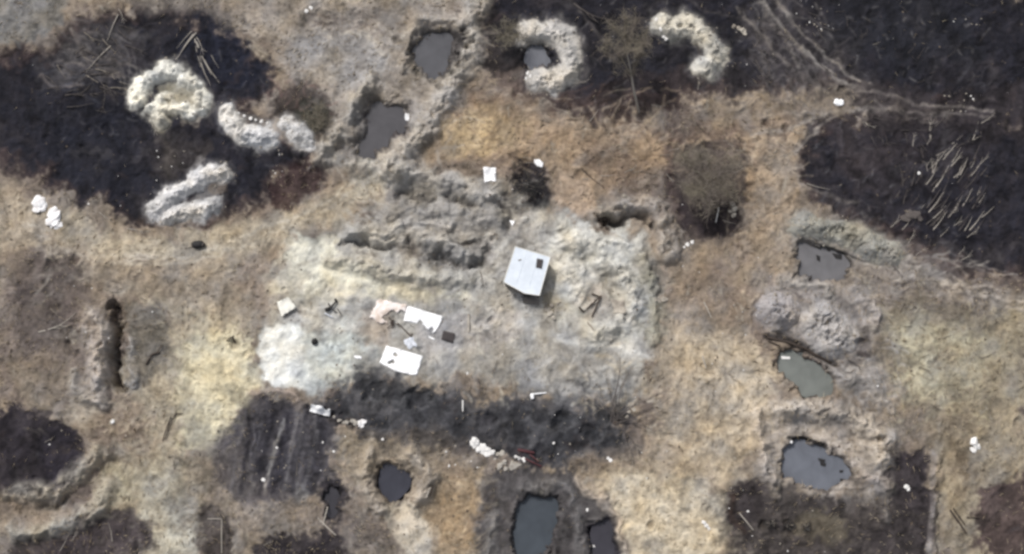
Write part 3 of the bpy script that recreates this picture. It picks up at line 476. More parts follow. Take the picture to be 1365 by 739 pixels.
MT = np.zeros((RH, RW), np.float32); MB_ = []; NR = fbm(XX+WX, YY+WY, 11, 721, 4, .6); NR2 = fbm(XX, YY, 3.2, 731, 2)
for nm, paths, w_, h_, c, lab in MOUNDS:
    allp = [p for q in paths for p in q]; s = box(allp, w_*1.4+12); x = XX[s]+WX[s]*.55; y = YY[s]+WY[s]*.55
    d = np.full(x.shape, 1e9, np.float32)
    for q in paths:
        q = chaikin(q, 2, False) if len(q) > 2 else q
        for i in range(len(q)-1): d = np.minimum(d, segd(x, y, q[i], q[i+1])[0])
    t = np.clip(1-(d+w_*.22*N20[s]+3.0*N9[s]+1.3*N4[s])/(w_*1.12), 0, 1)
    th = h_*.85*(sst(t)**.7)*(1+.30*N20[s]+.24*N9[s]+.10*N4[s]-(.12 if nm in ('round', 'broad') else .30)*np.abs(NR[s])-.12*np.abs(NR2[s]))
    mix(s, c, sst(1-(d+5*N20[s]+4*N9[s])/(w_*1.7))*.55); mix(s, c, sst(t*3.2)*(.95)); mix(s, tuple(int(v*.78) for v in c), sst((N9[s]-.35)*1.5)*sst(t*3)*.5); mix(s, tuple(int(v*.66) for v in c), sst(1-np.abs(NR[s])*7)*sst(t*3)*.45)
    MT[s] = np.maximum(MT[s], th); MB_.append((s, th))
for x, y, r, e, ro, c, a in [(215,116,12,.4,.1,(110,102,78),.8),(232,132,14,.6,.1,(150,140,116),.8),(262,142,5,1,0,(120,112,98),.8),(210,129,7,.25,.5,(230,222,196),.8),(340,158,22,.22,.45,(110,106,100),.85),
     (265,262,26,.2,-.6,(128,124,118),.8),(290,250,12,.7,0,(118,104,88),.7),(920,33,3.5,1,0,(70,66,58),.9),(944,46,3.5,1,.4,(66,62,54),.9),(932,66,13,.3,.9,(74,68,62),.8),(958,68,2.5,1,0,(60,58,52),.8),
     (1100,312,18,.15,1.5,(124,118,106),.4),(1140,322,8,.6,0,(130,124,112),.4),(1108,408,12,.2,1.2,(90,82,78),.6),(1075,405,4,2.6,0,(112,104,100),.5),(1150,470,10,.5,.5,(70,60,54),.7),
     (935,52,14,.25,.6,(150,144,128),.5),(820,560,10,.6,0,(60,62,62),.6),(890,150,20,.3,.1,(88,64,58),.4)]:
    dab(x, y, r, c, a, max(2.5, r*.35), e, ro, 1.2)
# ---- fine soil texture carried in the colour itself: clods, straw, dust
lum = COL.mean(-1)
dry = sst((lum-.04)/.16)
N14 = fbm(XX-WX, YY+2*WY, 15, 141, 5, .7)
HU = fbm(XX, YY, 26, 151, 4)
def fstreak(sc, seed, ax):
    a = fbm(XX+WX*2, YY+WY*2, sc, seed, 3, .6, ax, .35); b = fbm(XX+WX*2, YY+WY*2, sc, seed+7, 3, .6, ax, -.75); c = fbm(XX+WX*2, YY+WY*2, sc, seed+14, 3, .6, ax, 1.35)
    k = N60+.5*HU
    return np.where(k > .3, a, np.where(k < -.35, c, b))
ST = fstreak(2.8, 171, 4.5); N14 = N14*(1-.75*SMO); ST = ST*(1-.9*SMO); N4 = N4*(1-.6*SMO)
COL *= (1-.08*dry+dry*(.25*N14+.25*N28+.09*N4+.12*ST*(.4+.6*GRASS))+(1-dry)*(.34*N14+.10*N4-.34)+.08*N9)[..., None].clip(.3, 1.9)
COL[..., 2] *= 1+.08*(1-dry); COL[..., 0] *= 1+.05*HU*dry; COL[..., 2] *= 1-.09*HU*dry
def over(c, m): COL[:] += (lin(c)-COL)*m[..., None]
over((92,80,72), sst((N14-.45)*1.1)*dry*.55*(.3+.7*GRASS)); over((206,196,176), sst((-N14-.75)*1.6)*dry*.34)
over((98,86,78), sst((N28+.35*N14-.35)*1.2)*dry*.5*np.clip(.25+GRASS, 0, 1)); over((124,118,112), sst((-HU-.2)*1.5)*dry*.30); over((200,186,160), sst((ST-.9)*1.8)*GRASS*dry*.45); over((74,64,58), sst((-ST-1.0)*1.8)*GRASS*dry*.4)
over((118,112,110), sst((fbm(XX, YY, 2.6, 71, 2, .6, 9, .5)-.95)*1.6)*(1-dry)*.30*sst(N28*2+.5)); over((112,106,104), sst((fbm(XX, YY, 2.6, 75, 2, .6, 8, -.9)-.95)*1.6)*(1-dry)*.28*sst(N60*2+.5))
over((62,52,52), sst((N28-.55)*1.2)*(1-dry)*.4); over((74,72,76), sst((-N28-.6)*1.3)*(1-dry)*.35)
COL = np.clip(COL, .006, .86)
# ------------------------------------------------------------------ scene helpers
def proj(x, y, z):
    dx = x-CAM[0]; dy = y-CAM[1]; dz = z-CAM[2]; ct, st = math.cos(TILT), math.sin(TILT)
    f = dy*st-dz*ct; u = dy*ct+dz*st
    return 682.5+FPX*dx/f, 369.5-FPX*u/f
def P(px, py, z=0.0):
    ct, st = math.cos(TILT), math.sin(TILT); a = (px-682.5)/FPX; b = (369.5-py)/FPX
    d = np.array([a, b*ct+st, b*st-ct]); t = (z-CAM[2])/d[2]
    return CAM[0]+d[0]*t, CAM[1]+d[1]*t
def boxblur(a, r):
    for ax in (0, 1):
        c = np.cumsum(np.pad(a, [(r+1, r) if i == ax else (0, 0) for i in (0, 1)], mode='edge'), axis=ax)
        a = (np.take(c, range(2*r+1, c.shape[ax]), ax)-np.take(c, range(0, c.shape[ax]-2*r-1), ax))/(2*r+1)
    return a
HS = boxblur(boxblur((H+MT).astype(np.float64), 7), 7).astype(np.float32)
def samp(A, px, py):
    x = np.clip(px-RX0, 0, RW-1.001); y = np.clip(py-RY0, 0, RH-1.001)
    xi = x.astype(np.int32); yi = y.astype(np.int32); fx = x-xi; fy = y-yi
    if A.ndim == 3: fx = fx[..., None]; fy = fy[..., None]
    return (A[yi, xi]*(1-fx)+A[yi, xi+1]*fx)*(1-fy)+(A[yi+1, xi]*(1-fx)+A[yi+1, xi+1]*fx)*fy
def locate(x, y):                       # which cell of the survey maps lies at a world point
    z = 0*x
    for _ in range(4):
        px, py = proj(x, y, z); z = samp(HS, px, py)
    return px, py
def ground(x, y, m=False):
    x = np.atleast_1d(np.float64(x)); y = np.atleast_1d(np.float64(y)); px, py = locate(x, y)
    h = samp(H, px, py)
    if m: h = np.maximum(h, samp(H+MT, px, py)-.05)
    return h
HMT = H+np.maximum(MT-.05, 0)
def G(px, py, dz=0.0):                  # world point on the ground surface seen at a survey position
    z = 0.0
    for _ in range(4):
        x, y = P(px, py, z); a, b = locate(np.array([x]), np.array([y])); z = float(samp(HMT, a, b)[0])
    return Vector((x, y, z+dz))
COLL = SC.collection
def mesh(name, v, f, mat=None, parent=None, loc=None, smooth=False):
    me = bpy.data.meshes.new(name); me.from_pydata([tuple(map(float, q)) for q in v], [], f)
    if smooth: me.polygons.foreach_set('use_smooth', [True]*len(me.polygons))
    me.update(); o = bpy.data.objects.new(name, me); COLL.objects.link(o)
    if mat: me.materials.append(mat)
    if parent: o.parent = parent
    if loc is not None: o.location = loc
    return o
def bigmesh(name, v, quads, mat, cols=None, smooth=True, tri=False):
    me = bpy.data.meshes.new(name); n = len(v); m = len(quads); k = 3 if tri else 4
    me.vertices.add(n); me.vertices.foreach_set('co', v.astype(np.float32).ravel())
    me.loops.add(m*k); me.loops.foreach_set('vertex_index', quads.astype(np.int32).ravel())
    me.polygons.add(m); me.polygons.foreach_set('loop_start', np.arange(0, m*k, k, dtype=np.int32))
    me.polygons.foreach_set('use_smooth', np.full(m, smooth))
    me.update(calc_edges=True)
    if cols is not None:
        at = me.color_attributes.new('soil', 'FLOAT_COLOR', 'POINT')
        c4 = np.ones((n, 4), np.float32); c4[:, :3] = cols; at.data.foreach_set('color', c4.ravel())
    me.materials.append(mat); me.validate()
    o = bpy.data.objects.new(name, me); COLL.objects.link(o); return o
def tag(o, label=None, cat=None, group=None, kind=None):
    if label: o['label'] = label
    if cat: o['category'] = cat
    if group: o['group'] = group
    if kind: o['kind'] = kind
    return o
def empty(name, loc, rz=0.0):
    o = bpy.data.objects.new(name, None); COLL.objects.link(o); o.location = loc; o.rotation_euler = (0, 0, rz); o.empty_display_size = .3; return o
def copy_thing(o, loc, rot=None, scale=None, label=None):
    c = o.copy(); COLL.objects.link(c); c.location = loc
    if rot is not None: c.rotation_euler = rot
    if scale is not None: c.scale = scale
    if label: c['label'] = label
    for ch in o.children:
        d = ch.copy(); COLL.objects.link(d); d.parent = c
    return c
# ------------------------------------------------------------------ materials
def newmat(name):
    m = bpy.data.materials.new(name); m.use_nodes = True; t = m.node_tree; return m, t, t.nodes['Principled BSDF']
def soil(name, fine=9.0, bump=.35, amt=.11):
    m, t, b = newmat(name); N = t.nodes.new; L = t.links.new
    at = N('ShaderNodeAttribute'); at.attribute_name = 'soil'
    g = N('ShaderNodeNewGeometry'); n1 = N('ShaderNodeTexNoise'); n1.inputs['Scale'].default_value = fine; n1.inputs['Detail'].default_value = 5; n1.inputs['Roughness'].default_value = .7
    n2 = N('ShaderNodeTexNoise'); n2.inputs['Scale'].default_value = 2.2; n2.inputs['Detail'].default_value = 5; n2.inputs['Roughness'].default_value = .65
    L(g.outputs['Position'], n1.inputs['Vector']); L(g.outputs['Position'], n2.inputs['Vector'])
    mr = N('ShaderNodeMapRange'); mr.inputs['From Min'].default_value = .3; mr.inputs['From Max'].default_value = .7; mr.inputs['To Min'].default_value = 1-amt; mr.inputs['To Max'].default_value = 1+amt
    L(n1.outputs['Fac'], mr.inputs['Value'])
    mr2 = N('ShaderNodeMapRange'); mr2.inputs['From Min'].default_value = .3; mr2.inputs['From Max'].default_value = .7; mr2.inputs['To Min'].default_value = .88; mr2.inputs['To Max'].default_value = 1.12
    L(n2.outputs['Fac'], mr2.inputs['Value'])
    mu = N('ShaderNodeMath'); mu.operation = 'MULTIPLY'; L(mr.outputs[0], mu.inputs[0]); L(mr2.outputs[0], mu.inputs[1])
    vm = N('ShaderNodeVectorMath'); vm.operation = 'SCALE'; L(at.outputs['Color'], vm.inputs[0]); L(mu.outputs[0], vm.inputs['Scale'])
    L(vm.outputs[0], b.inputs['Base Color']); b.inputs['Roughness'].default_value = .95; b.inputs['Specular IOR Level'].default_value = .15
    bp = N('ShaderNodeBump'); bp.inputs['Strength'].default_value = bump; bp.inputs['Distance'].default_value = .12
    ad = N('ShaderNodeMath'); ad.operation = 'ADD'; L(n1.outputs['Fac'], ad.inputs[0]); L(n2.outputs['Fac'], ad.inputs[1]); L(ad.outputs[0], bp.inputs['Height'])
    L(bp.outputs[0], b.inputs['Normal']); return m
def plain(name, c, rough=.8, spec=.3, var=.15, scale=6.0, c2=None, bump=0.0, metal=0.0, detail=5):
    """two-tone noise material; c, c2 are base colours given as screen values"""
    m, t, b = newmat(name); N = t.nodes.new; L = t.links.new
    A = lin(c); B = lin(c2) if c2 else A*(1-var)
    tc = N('ShaderNodeTexCoord'); n = N('ShaderNodeTexNoise'); n.inputs['Scale'].default_value = scale; n.inputs['Detail'].default_value = detail; n.inputs['Roughness'].default_value = .65
    L(tc.outputs['Object'], n.inputs['Vector'])
    r = N('ShaderNodeValToRGB'); r.color_ramp.elements[0].position = .38; r.color_ramp.elements[1].position = .62
    r.color_ramp.elements[0].color = (*map(float, B), 1); r.color_ramp.elements[1].color = (*map(float, A), 1)
    L(n.outputs['Fac'], r.inputs[0]); L(r.outputs[0], b.inputs['Base Color'])
    b.inputs['Roughness'].default_value = rough; b.inputs['Specular IOR Level'].default_value = spec; b.inputs['Metallic'].default_value = metal
    if bump:
        bp = N('ShaderNodeBump'); bp.inputs['Strength'].default_value = bump; bp.inputs['Distance'].default_value = .05; L(n.outputs['Fac'], bp.inputs['Height']); L(bp.outputs[0], b.inputs['Normal'])
    return m
M = {}
M['soil'] = soil('trampled_soil'); M['spoil'] = soil('dug_spoil', 7.0, .5, .16)
M['white'] = plain('white_tarp', (243,241,240), .6, .3, 0, 1.3, (214,208,204), .3)
M['white_clean'] = plain('white_sheet', (246,245,245), .55, .3, 0, 1.0, (232,231,230), .15)
M['pink'] = plain('stained_tarp', (240,230,224), .7, .2, 0, 1.1, (204,182,164), .3)
M['roof'] = plain('roof_sheet', (214,222,231), .5, .4, 0, .8, (200,209,219), 0)
M['wall'] = plain('weathered_boards', (128,120,112), .85, .2, .3, 4)
M['dark'] = plain('soot_black', (38,36,37), .7, .3, .3, 5)
M['hole_shade'] = plain('painted_deep_shade', (34,31,30), .9, .1, .3, 5)  # near-black colour for the shade inside the shed, not mud
M['mat'] = plain('dark_mat', (76,70,70), .9, .1, .15, 9)
M['wood'] = plain('grey_wood', (150,138,122), .85, .2, .3, 12)
M['palewood'] = plain('bleached_stick', (176,166,152), .85, .2, .25, 12)
M['burntwood'] = plain('charred_stick', (96,88,84), .9, .2, .4, 10)
M['darkwood'] = plain('dark_log', (78,66,58), .9, .2, .35, 10)
M['twig'] = plain('bare_twigs', (112,104,88), .9, .1, .2, 3); M['twig_green'] = plain('budding_twigs', (118,109,90), .9, .1, .2, .35, (104,94,86))
M['straw'] = plain('dry_straw', (196,178,146), .9, .1, 0, .3, (150,128,98)); M['chip'] = plain('pale_rubble', (180,170,154), .9, .1, 0, .5, (128,118,106))
M['brownchip'] = plain('brown_clods', (112,98,84), .9, .1, 0, .7, (66,58,52)); M['cream'] = plain('cream_canvas', (226,222,208), .8, .2, .06, 2)
M['greycloth'] = plain('pale_grey_cloth', (206,210,218), .8, .2, .12, 3); M['red'] = plain('dark_red_metal', (92,44,48), .6, .3, .3, 5); M['lt'] = plain('dirty_white', (226,222,216), .7, .3, .1, 8)
M['burlap'] = plain('grey_burlap', (168,160,148), .9, .1, .2, 6)
def water_mat(name, c):
    m, t, b = newmat(name); N = t.nodes.new; L = t.links.new
    tc = N('ShaderNodeTexCoord'); n = N('ShaderNodeTexNoise'); n.inputs['Scale'].default_value = .45; n.inputs['Detail'].default_value = 7; n.inputs['Distortion'].default_value = .8; L(tc.outputs['Object'], n.inputs['Vector'])
    A = lin(c)*.92; r = N('ShaderNodeValToRGB'); r.color_ramp.elements[0].position = .3; r.color_ramp.elements[1].position = .75
    r.color_ramp.elements[0].color = (*map(float, A*.78), 1); r.color_ramp.elements[1].color = (*map(float, A*1.12), 1); e3 = r.color_ramp.elements.new(.9); e3.color = (*map(float, A*1.5), 1)
    L(n.outputs['Fac'], r.inputs[0]); L(r.outputs[0], b.inputs['Base Color']); b.inputs['Roughness'].default_value = .22; b.inputs['IOR'].default_value = 1.33
    n3 = N('ShaderNodeTexNoise'); n3.inputs['Scale'].default_value = 3; L(tc.outputs['Object'], n3.inputs['Vector'])
    bp = N('ShaderNodeBump'); bp.inputs['Strength'].default_value = .04; bp.inputs['Distance'].default_value = .05; L(n3.outputs['Fac'], bp.inputs['Height']); L(bp.outputs[0], b.inputs['Normal'])
    return m
# ------------------------------------------------------------------ the ground, one sheet out to the horizon
def axis(a, b, st):
    c = list(np.arange(a, b+st/2, st)); s = st; lo = [c[0]]; hi = [c[-1]]
    while hi[-1] < 2600: s *= 1.16; hi.append(hi[-1]+s); lo.append(lo[-1]-s)
    return np.array(lo[:0:-1]+c+hi[1:])
gx = axis(-61, 61, .09); gy = axis(-33, 40, .09)
GX, GY = np.meshgrid(gx, gy); px, py = locate(GX, GY); Z = samp(H, px, py); C = samp(COL, px, py)
edge = np.maximum(np.maximum(-140-px, px-1505), np.maximum(-110-py, py-850)); fo = sst(edge/120)
far_n = fbm((GX/.08).astype(np.float32), (-GY/.08).astype(np.float32), 420, 201, 5); far_m = fbm((GX/.08).astype(np.float32), (-GY/.08).astype(np.float32), 160, 211, 4)
FC = lin((140,125,106))*(1-.25*far_m)[..., None]; k = sst((far_n-.15)*3)[..., None]; FC = FC*(1-k)+lin((58,52,52))*k; k = sst((-far_n-.45)*3)[..., None]; FC = FC*(1-k)+lin((172,158,130))*k
C = C*(1-fo[..., None])+FC*fo[..., None]; Z = Z*(1-fo)+fo*(.5*far_m*np.clip(fo, 0, 1))
ny, nx = GX.shape; idx = np.arange(nx*ny).reshape(ny, nx)
q = np.stack([idx[:-1, :-1], idx[:-1, 1:], idx[1:, 1:], idx[1:, :-1]], -1).reshape(-1, 4)
gr = bigmesh('ground', np.stack([GX, GY, Z], -1).reshape(-1, 3), q, M['soil'], C.reshape(-1, 3)); tag(gr, 'trampled dry and burnt field seen from above', 'ground', kind='structure')
# ---- spoil mounds
for (nm, paths, w_, h_, c, lab), (s, th) in zip(MOUNDS, MB_):
    T = np.zeros((RH, RW), np.float32); T[s] = th
    x0, y0 = P(s[1].start+RX0-14, s[0].stop+RY0+14); x1, y1 = P(s[1].stop+RX0+14, s[0].start+RY0-14)
    X, Y = np.meshgrid(np.arange(x0, x1, .075), np.arange(y0, y1, .075)); px, py = locate(X, Y); t = samp(T, px, py); z = samp(H, px, py)+t-.06
    keep = t > .005; kf = keep[:-1, :-1] | keep[:-1, 1:] | keep[1:, 1:] | keep[1:, :-1]
    n_ = X.shape[1]; I = np.arange(X.size).reshape(X.shape); Q = np.stack([I[:-1, :-1], I[:-1, 1:], I[1:, 1:], I[1:, :-1]], -1)[kf]
    u, inv = np.unique(Q, return_inverse=True); V = np.stack([X, Y, z], -1).reshape(-1, 3)[u]; CC = samp(COL, px, py).reshape(-1, 3)[u]
    cen = V.mean(0); cen[2] = 0
    o = bigmesh('earth_mound', V-cen, inv.reshape(-1, 4), M['spoil'], CC); o.location = cen; tag(o, lab, 'earth mound', kind='structure')
# ---- pools in the dug pits
PLAB = {'slate': 'grey pool in the pit left of the long diagonal ridge', 'dim': 'grey pool beside the small white tile', 'ring': 'small square pool inside the horseshoe mound', 'east': 'grey pool below the long grey green mound',
        'green': 'greenish pool with floating boards', 'blue': 'blue grey pool with dark debris afloat', 'south': 'dark rectangular pool at the bottom of the field', 'heart': 'small dark heart shaped pool', 'sump': 'narrow dark muddy pool with a forked stick', 'wreck': 'dark pool in the pit right of the rectangular pool'}
WZ = {}
for nm, pts, rim, wc in PITS:
    zl = -.62 if nm != 'sump' else -.45
    cx = sum(p[0] for p in pts)/len(pts); cy = sum(p[1] for p in pts)/len(pts)
    a, b = P(cx, cy, 0); WZ[nm] = zl
    big = [((p[0]-cx)*1.24+cx, (p[1]-cy)*1.24+cy) for p in chaikin(pts, 2)]
    V = [P(*p, zl) for p in big]; V = [(x-a, y-b, 0) for x, y in V]; n = len(V)
    o = mesh('pool_water', V+[(0, 0, 0)], [(i, n, (i+1) % n)[::-1] for i in range(n)], water_mat('muddy_water_'+nm, wc), loc=(a, b, zl)); tag(o, PLAB[nm], 'pool', kind='structure')
# ------------------------------------------------------------------ shared shapes
def tube(pts, rads, n=5):
    """closed tapered tube along a path: verts, faces"""
    V = []; F = []; m = len(pts); pts = [Vector(p) for p in pts]
    for i, p in enumerate(pts):
        d = (pts[min(i+1, m-1)]-pts[max(i-1, 0)]).normalized(); a = d.orthogonal().normalized()
        up = Vector((0, 0, 1)); a = (up.cross(d) if abs(d.z) < .95 else Vector((1, 0, 0)).cross(d)).normalized(); b = d.cross(a)
        for k in range(n): t = 2*math.pi*k/n; V.append(p+(a*math.cos(t)+b*math.sin(t))*rads[i])
    for i in range(m-1):
        for k in range(n): F.append((i*n+k, i*n+(k+1) % n, (i+1)*n+(k+1) % n, (i+1)*n+k))
    F.append(tuple(range(n))[::-1]); F.append(tuple((m-1)*n+k for k in range(n))); return V, F
def join(parts):
    V = []; F = []
    for v, f in parts: o = len(V); V += list(v); F += [tuple(i+o for i in g) for g in f]
    return V, F
def boxm(cx, cy, cz, sx, sy, sz, rz=0, jit=0, rnd=random):
    V = []
    for dx in (-1, 1):
        for dy in (-1, 1):
            for dz in (-1, 1):
                x, y, z = dx*sx/2+rnd.uniform(-jit, jit), dy*sy/2+rnd.uniform(-jit, jit), dz*sz/2
                V.append((cx+x*math.cos(rz)-y*math.sin(rz), cy+x*math.sin(rz)+y*math.cos(rz), cz+z))
    return V, [(0,1,3,2),(4,6,7,5),(0,4,5,1),(2,3,7,6),(0,2,6,4),(1,5,7,3)]
def sheet(name, pts, mat, th=.03, lump=.06, res=.16, parent=None, lift=.05, seed=1, holes=(), flat=None, fray=.0):
    """cloth, tarp or board outline (survey positions) lying on the ground, with creases and real thickness"""
    W = [P(p[0], p[1], 0) for p in pts]; z0 = [G(*p) for p in pts]; W = [(v.x, v.y) for v in z0]
    cx = sum(p[0] for p in W)/len(W); cy = sum(p[1] for p in W)/len(W); rr = np.random.RandomState(seed)
    xs = np.arange(min(p[0] for p in W), max(p[0] for p in W)+res, res); ys = np.arange(min(p[1] for p in W), max(p[1] for p in W)+res, res)
    X, Y = np.meshgrid(xs, ys)
    if fray: XE = X+fray*vn(X.astype(np.float32)*2.1, Y.astype(np.float32)*2.1, 300+seed); YE = Y+fray*vn(X.astype(np.float32)*2.3+9, Y.astype(np.float32)*2.3, 301+seed)
    else: XE, YE = X, Y
    sd = sdpoly(W, XE.astype(np.float32), YE.astype(np.float32)); ok = sd < res*.35
    for hx, hy, hr in holes: g = G(hx, hy); ok &= np.hypot(X-g.x, Y-g.y) > hr*(1+.4*vn(X.astype(np.float32)*3, Y.astype(np.float32)*3, 9))
    zg = ground(X.ravel(), Y.ravel(), True).reshape(X.shape); zz = (boxblur(zg, 2) if flat is None else np.full(X.shape, flat))
    zz = np.maximum(zz, zg if flat is None else zz)+lift+lump*(fbm(X.astype(np.float32), Y.astype(np.float32), .55, 400+seed, 3)+1)*.5
    # pull border vertices onto the traced outline
    if not fray:
        for i, j in zip(*np.where((np.abs(sd) < res*.75))):
            best = None
            for k in range(len(W)):
                a, b = W[k], W[(k+1) % len(W)]; dx, dy = b[0]-a[0], b[1]-a[1]; t = max(0, min(1, ((X[i, j]-a[0])*dx+(Y[i, j]-a[1])*dy)/(dx*dx+dy*dy+1e-9)))
                qx, qy = a[0]+t*dx, a[1]+t*dy; dd = math.hypot(X[i, j]-qx, Y[i, j]-qy)
                if best is None or dd < best[0]: best = (dd, qx, qy)
            if ok[i, j] or best[0] < res*.5: ok[i, j] = True; X[i, j], Y[i, j] = best[1], best[2]
    I = -np.ones(X.shape, int); V = []
    for i, j in zip(*np.where(ok)): I[i, j] = len(V); V.append((X[i, j]-cx, Y[i, j]-cy, zz[i, j]))
    F = []
    for i in range(X.shape[0]-1):
        for j in range(X.shape[1]-1):
            c = [I[i, j], I[i, j+1], I[i+1, j+1], I[i+1, j]]; g = [k for k in c if k >= 0]
            if len(g) == 4: F.append(tuple(c))
            elif len(g) == 3: F.append(tuple(g))
    used = sorted({k for f in F for k in f}); rm = {k: i for i, k in enumerate(used)}; V = [V[k] for k in used]; F = [tuple(rm[k] for k in f) for f in F]
    F = [f if sum(V[f[i]][0]*V[f[(i+1) % len(f)]][1]-V[f[(i+1) % len(f)]][0]*V[f[i]][1] for i in range(len(f))) > 0 else f[::-1] for f in F]
    zm = min(v[2] for v in V); nv = len(V); V = [(a, b, c-zm) for a, b, c in V]; V += [(a, b, c-th) for a, b, c in V]
    ed = {}
    for f in F:
        for i in range(len(f)): ed[(f[i], f[(i+1) % len(f)])] = 1
    F += [tuple(k+nv for k in f[::-1]) for f in F]+[(b, a, a+nv, b+nv) for (a, b) in ed if (b, a) not in ed]
    o = mesh(name, V, F, mat, parent, (cx, cy, zm), True)
    return o
def lumpm(r, seed, flat=.6, n=2, amp=.3):
    bm = bmesh.new(); bmesh.ops.create_icosphere(bm, subdivisions=n, radius=1); rr = random.Random(seed); ox = rr.uniform(0, 99)
    for v in bm.verts:
        c = v.co; k = 1+amp*float(fbm(np.array([[c.x*1.3+ox]], np.float32), np.array([[c.y*1.3+c.z*1.7]], np.float32), 1.0, 500, 2)[0, 0])
        v.co = Vector((c.x*k*r, c.y*k*r, c.z*k*r*flat))
    V = [v.co.copy() for v in bm.verts]; F = [tuple(v.index for v in f.verts) for f in bm.faces]; bm.free(); return V, F
# ------------------------------------------------------------------ ground cover that nobody could count
R = np.random.RandomState(77)
def scatter(n, weight, pxr=(-20, 1385), pyr=(-20, 760)):
    px = R.uniform(*pxr, n*4); py = R.uniform(*pyr, n*4); w_ = samp(weight, px, py); k = R.rand(n*4) < w_; px, py = px[k][:n], py[k][:n]
    a = (px-682.5)/FPX; b = (369.5-py)/FPX; ct, st = math.cos(TILT), math.sin(TILT); dz = b*st-ct; t = -CAM[2]/dz
    return CAM[0]+a*t, CAM[1]+(b*ct+st)*t
def strips(name, X, Y, L, Wd, mat, lab, cat, tilt=.35, spread=None):
    n = len(X); Zg = ground(X, Y, True); a = R.uniform(0, 2*np.pi, n) if spread is None else spread(X, Y)
    dx = np.cos(a)*L; dy = np.sin(a)*L; rise = L*R.uniform(.05, tilt, n); nx_ = -np.sin(a)*Wd/2; ny_ = np.cos(a)*Wd/2
    ze = ground(X+dx, Y+dy, True)
    V = np.empty((n, 4, 3)); V[:, 0] = np.stack([X-nx_, Y-ny_, Zg+.02], -1); V[:, 1] = np.stack([X+nx_, Y+ny_, Zg+.02], -1)
    V[:, 2] = np.stack([X+dx*.5, Y+dy*.5, np.maximum((Zg+ze)/2+.05, Zg+rise*.9)+Wd*.6], -1); V[:, 3] = np.stack([X+dx, Y+dy, np.maximum(ze+.03, Zg+rise*.5)], -1)
    I = np.arange(n)[:, None]*4; T = np.concatenate([I+[0, 1, 2], I+[0, 2, 3], I+[1, 3, 2]])
    o = bigmesh(name, V.reshape(-1, 3), T, mat, None, False, True); tag(o, lab, cat, kind='stuff'); return o
GR2 = GRASS*sst((samp(N28, XX, YY)+.6)) if False else GRASS*np.clip(.35+.65*(N28+.5), .1, 1)
def flow(X, Y):
    k = fbm((X*3).astype(np.float32), (Y*3).astype(np.float32), 22, 601, 2); return k*3.2+R.normal(0, .5, len(X))+np.where(R.rand(len(X)) < .5, 0, np.pi)
X, Y = scatter(14000, GR2*.8); strips('dry_grass', X, Y, R.uniform(.25, .75, len(X)), R.uniform(.02, .05, len(X)), M['straw'], 'flattened dry straw lying over the sandy field', 'grass', .3, flow)
X, Y = scatter(4500, GR2*.6); strips('dead_stalks', X, Y, R.uniform(.25, .6, len(X)), R.uniform(.03, .06, len(X)), M['darkwood'], 'dark dead weed stalks lying among the dry straw', 'weeds', .3, flow)
def chips(name, X, Y, S, mat, lab, cat):
    n = len(X); base = np.array([(1,0,0),(0,1,0),(-1,0,0),(0,-1,0),(0,0,.7),(0,0,-.5)], float); tri = np.array([(0,1,4),(1,2,4),(2,3,4),(3,0,4),(1,0,5),(2,1,5),(3,2,5),(0,3,5)])
    a = R.uniform(0, 6.28, n); ca, sa = np.cos(a), np.sin(a); B = base[None]*R.uniform(.6, 1.4, (n, 6, 3))*S[:, None, None]
    V = np.stack([B[..., 0]*ca[:, None]-B[..., 1]*sa[:, None], B[..., 0]*sa[:, None]+B[..., 1]*ca[:, None], B[..., 2]], -1); V[..., 0] += X[:, None]; V[..., 1] += Y[:, None]; V[..., 2] += (ground(X, Y, True)+S*.15)[:, None]
    T = (np.arange(n)[:, None, None]*6+tri[None]).reshape(-1, 3); o = bigmesh(name, V.reshape(-1, 3), T, mat, None, False, True); tag(o, lab, cat, kind='stuff')
dm = sst((COL.mean(-1)-.12)/.2)*np.clip(.3+.7*N14, .05, 1)
X, Y = scatter(2200, dm*.8); chips('pale_rubble', X, Y, .03+.07*R.rand(len(X))**3, M['chip'], 'small pale lumps of clay strewn over the ground', 'rubble')
X, Y = scatter(1800, np.clip(.35+.5*N14, .02, 1)); chips('brown_clods', X, Y, .03+.12*R.rand(len(X))**3, M['brownchip'], 'small dark clods of earth strewn over the ground', 'clods')
mw = sst(boxblur(sst(MT*4), 9)*2.2)*(.3+.7*(boxblur(sst(MT*4), 9) < .8)); X, Y = scatter(3200, mw); chips('spilled_clods', X, Y, .03+.14*R.rand(len(X))**3, M['chip'], 'pale clods spilled on and around the earth mounds', 'clods')
fl = sst((.05-COL.mean(-1))/.03)*sst(N28*1.5-.3)
X, Y = scatter(380, fl*.9); chips('white_flecks', X, Y, .02+.05*R.rand(len(X))**2, M['lt'], 'tiny white flecks sprinkled over the burnt ground', 'litter')
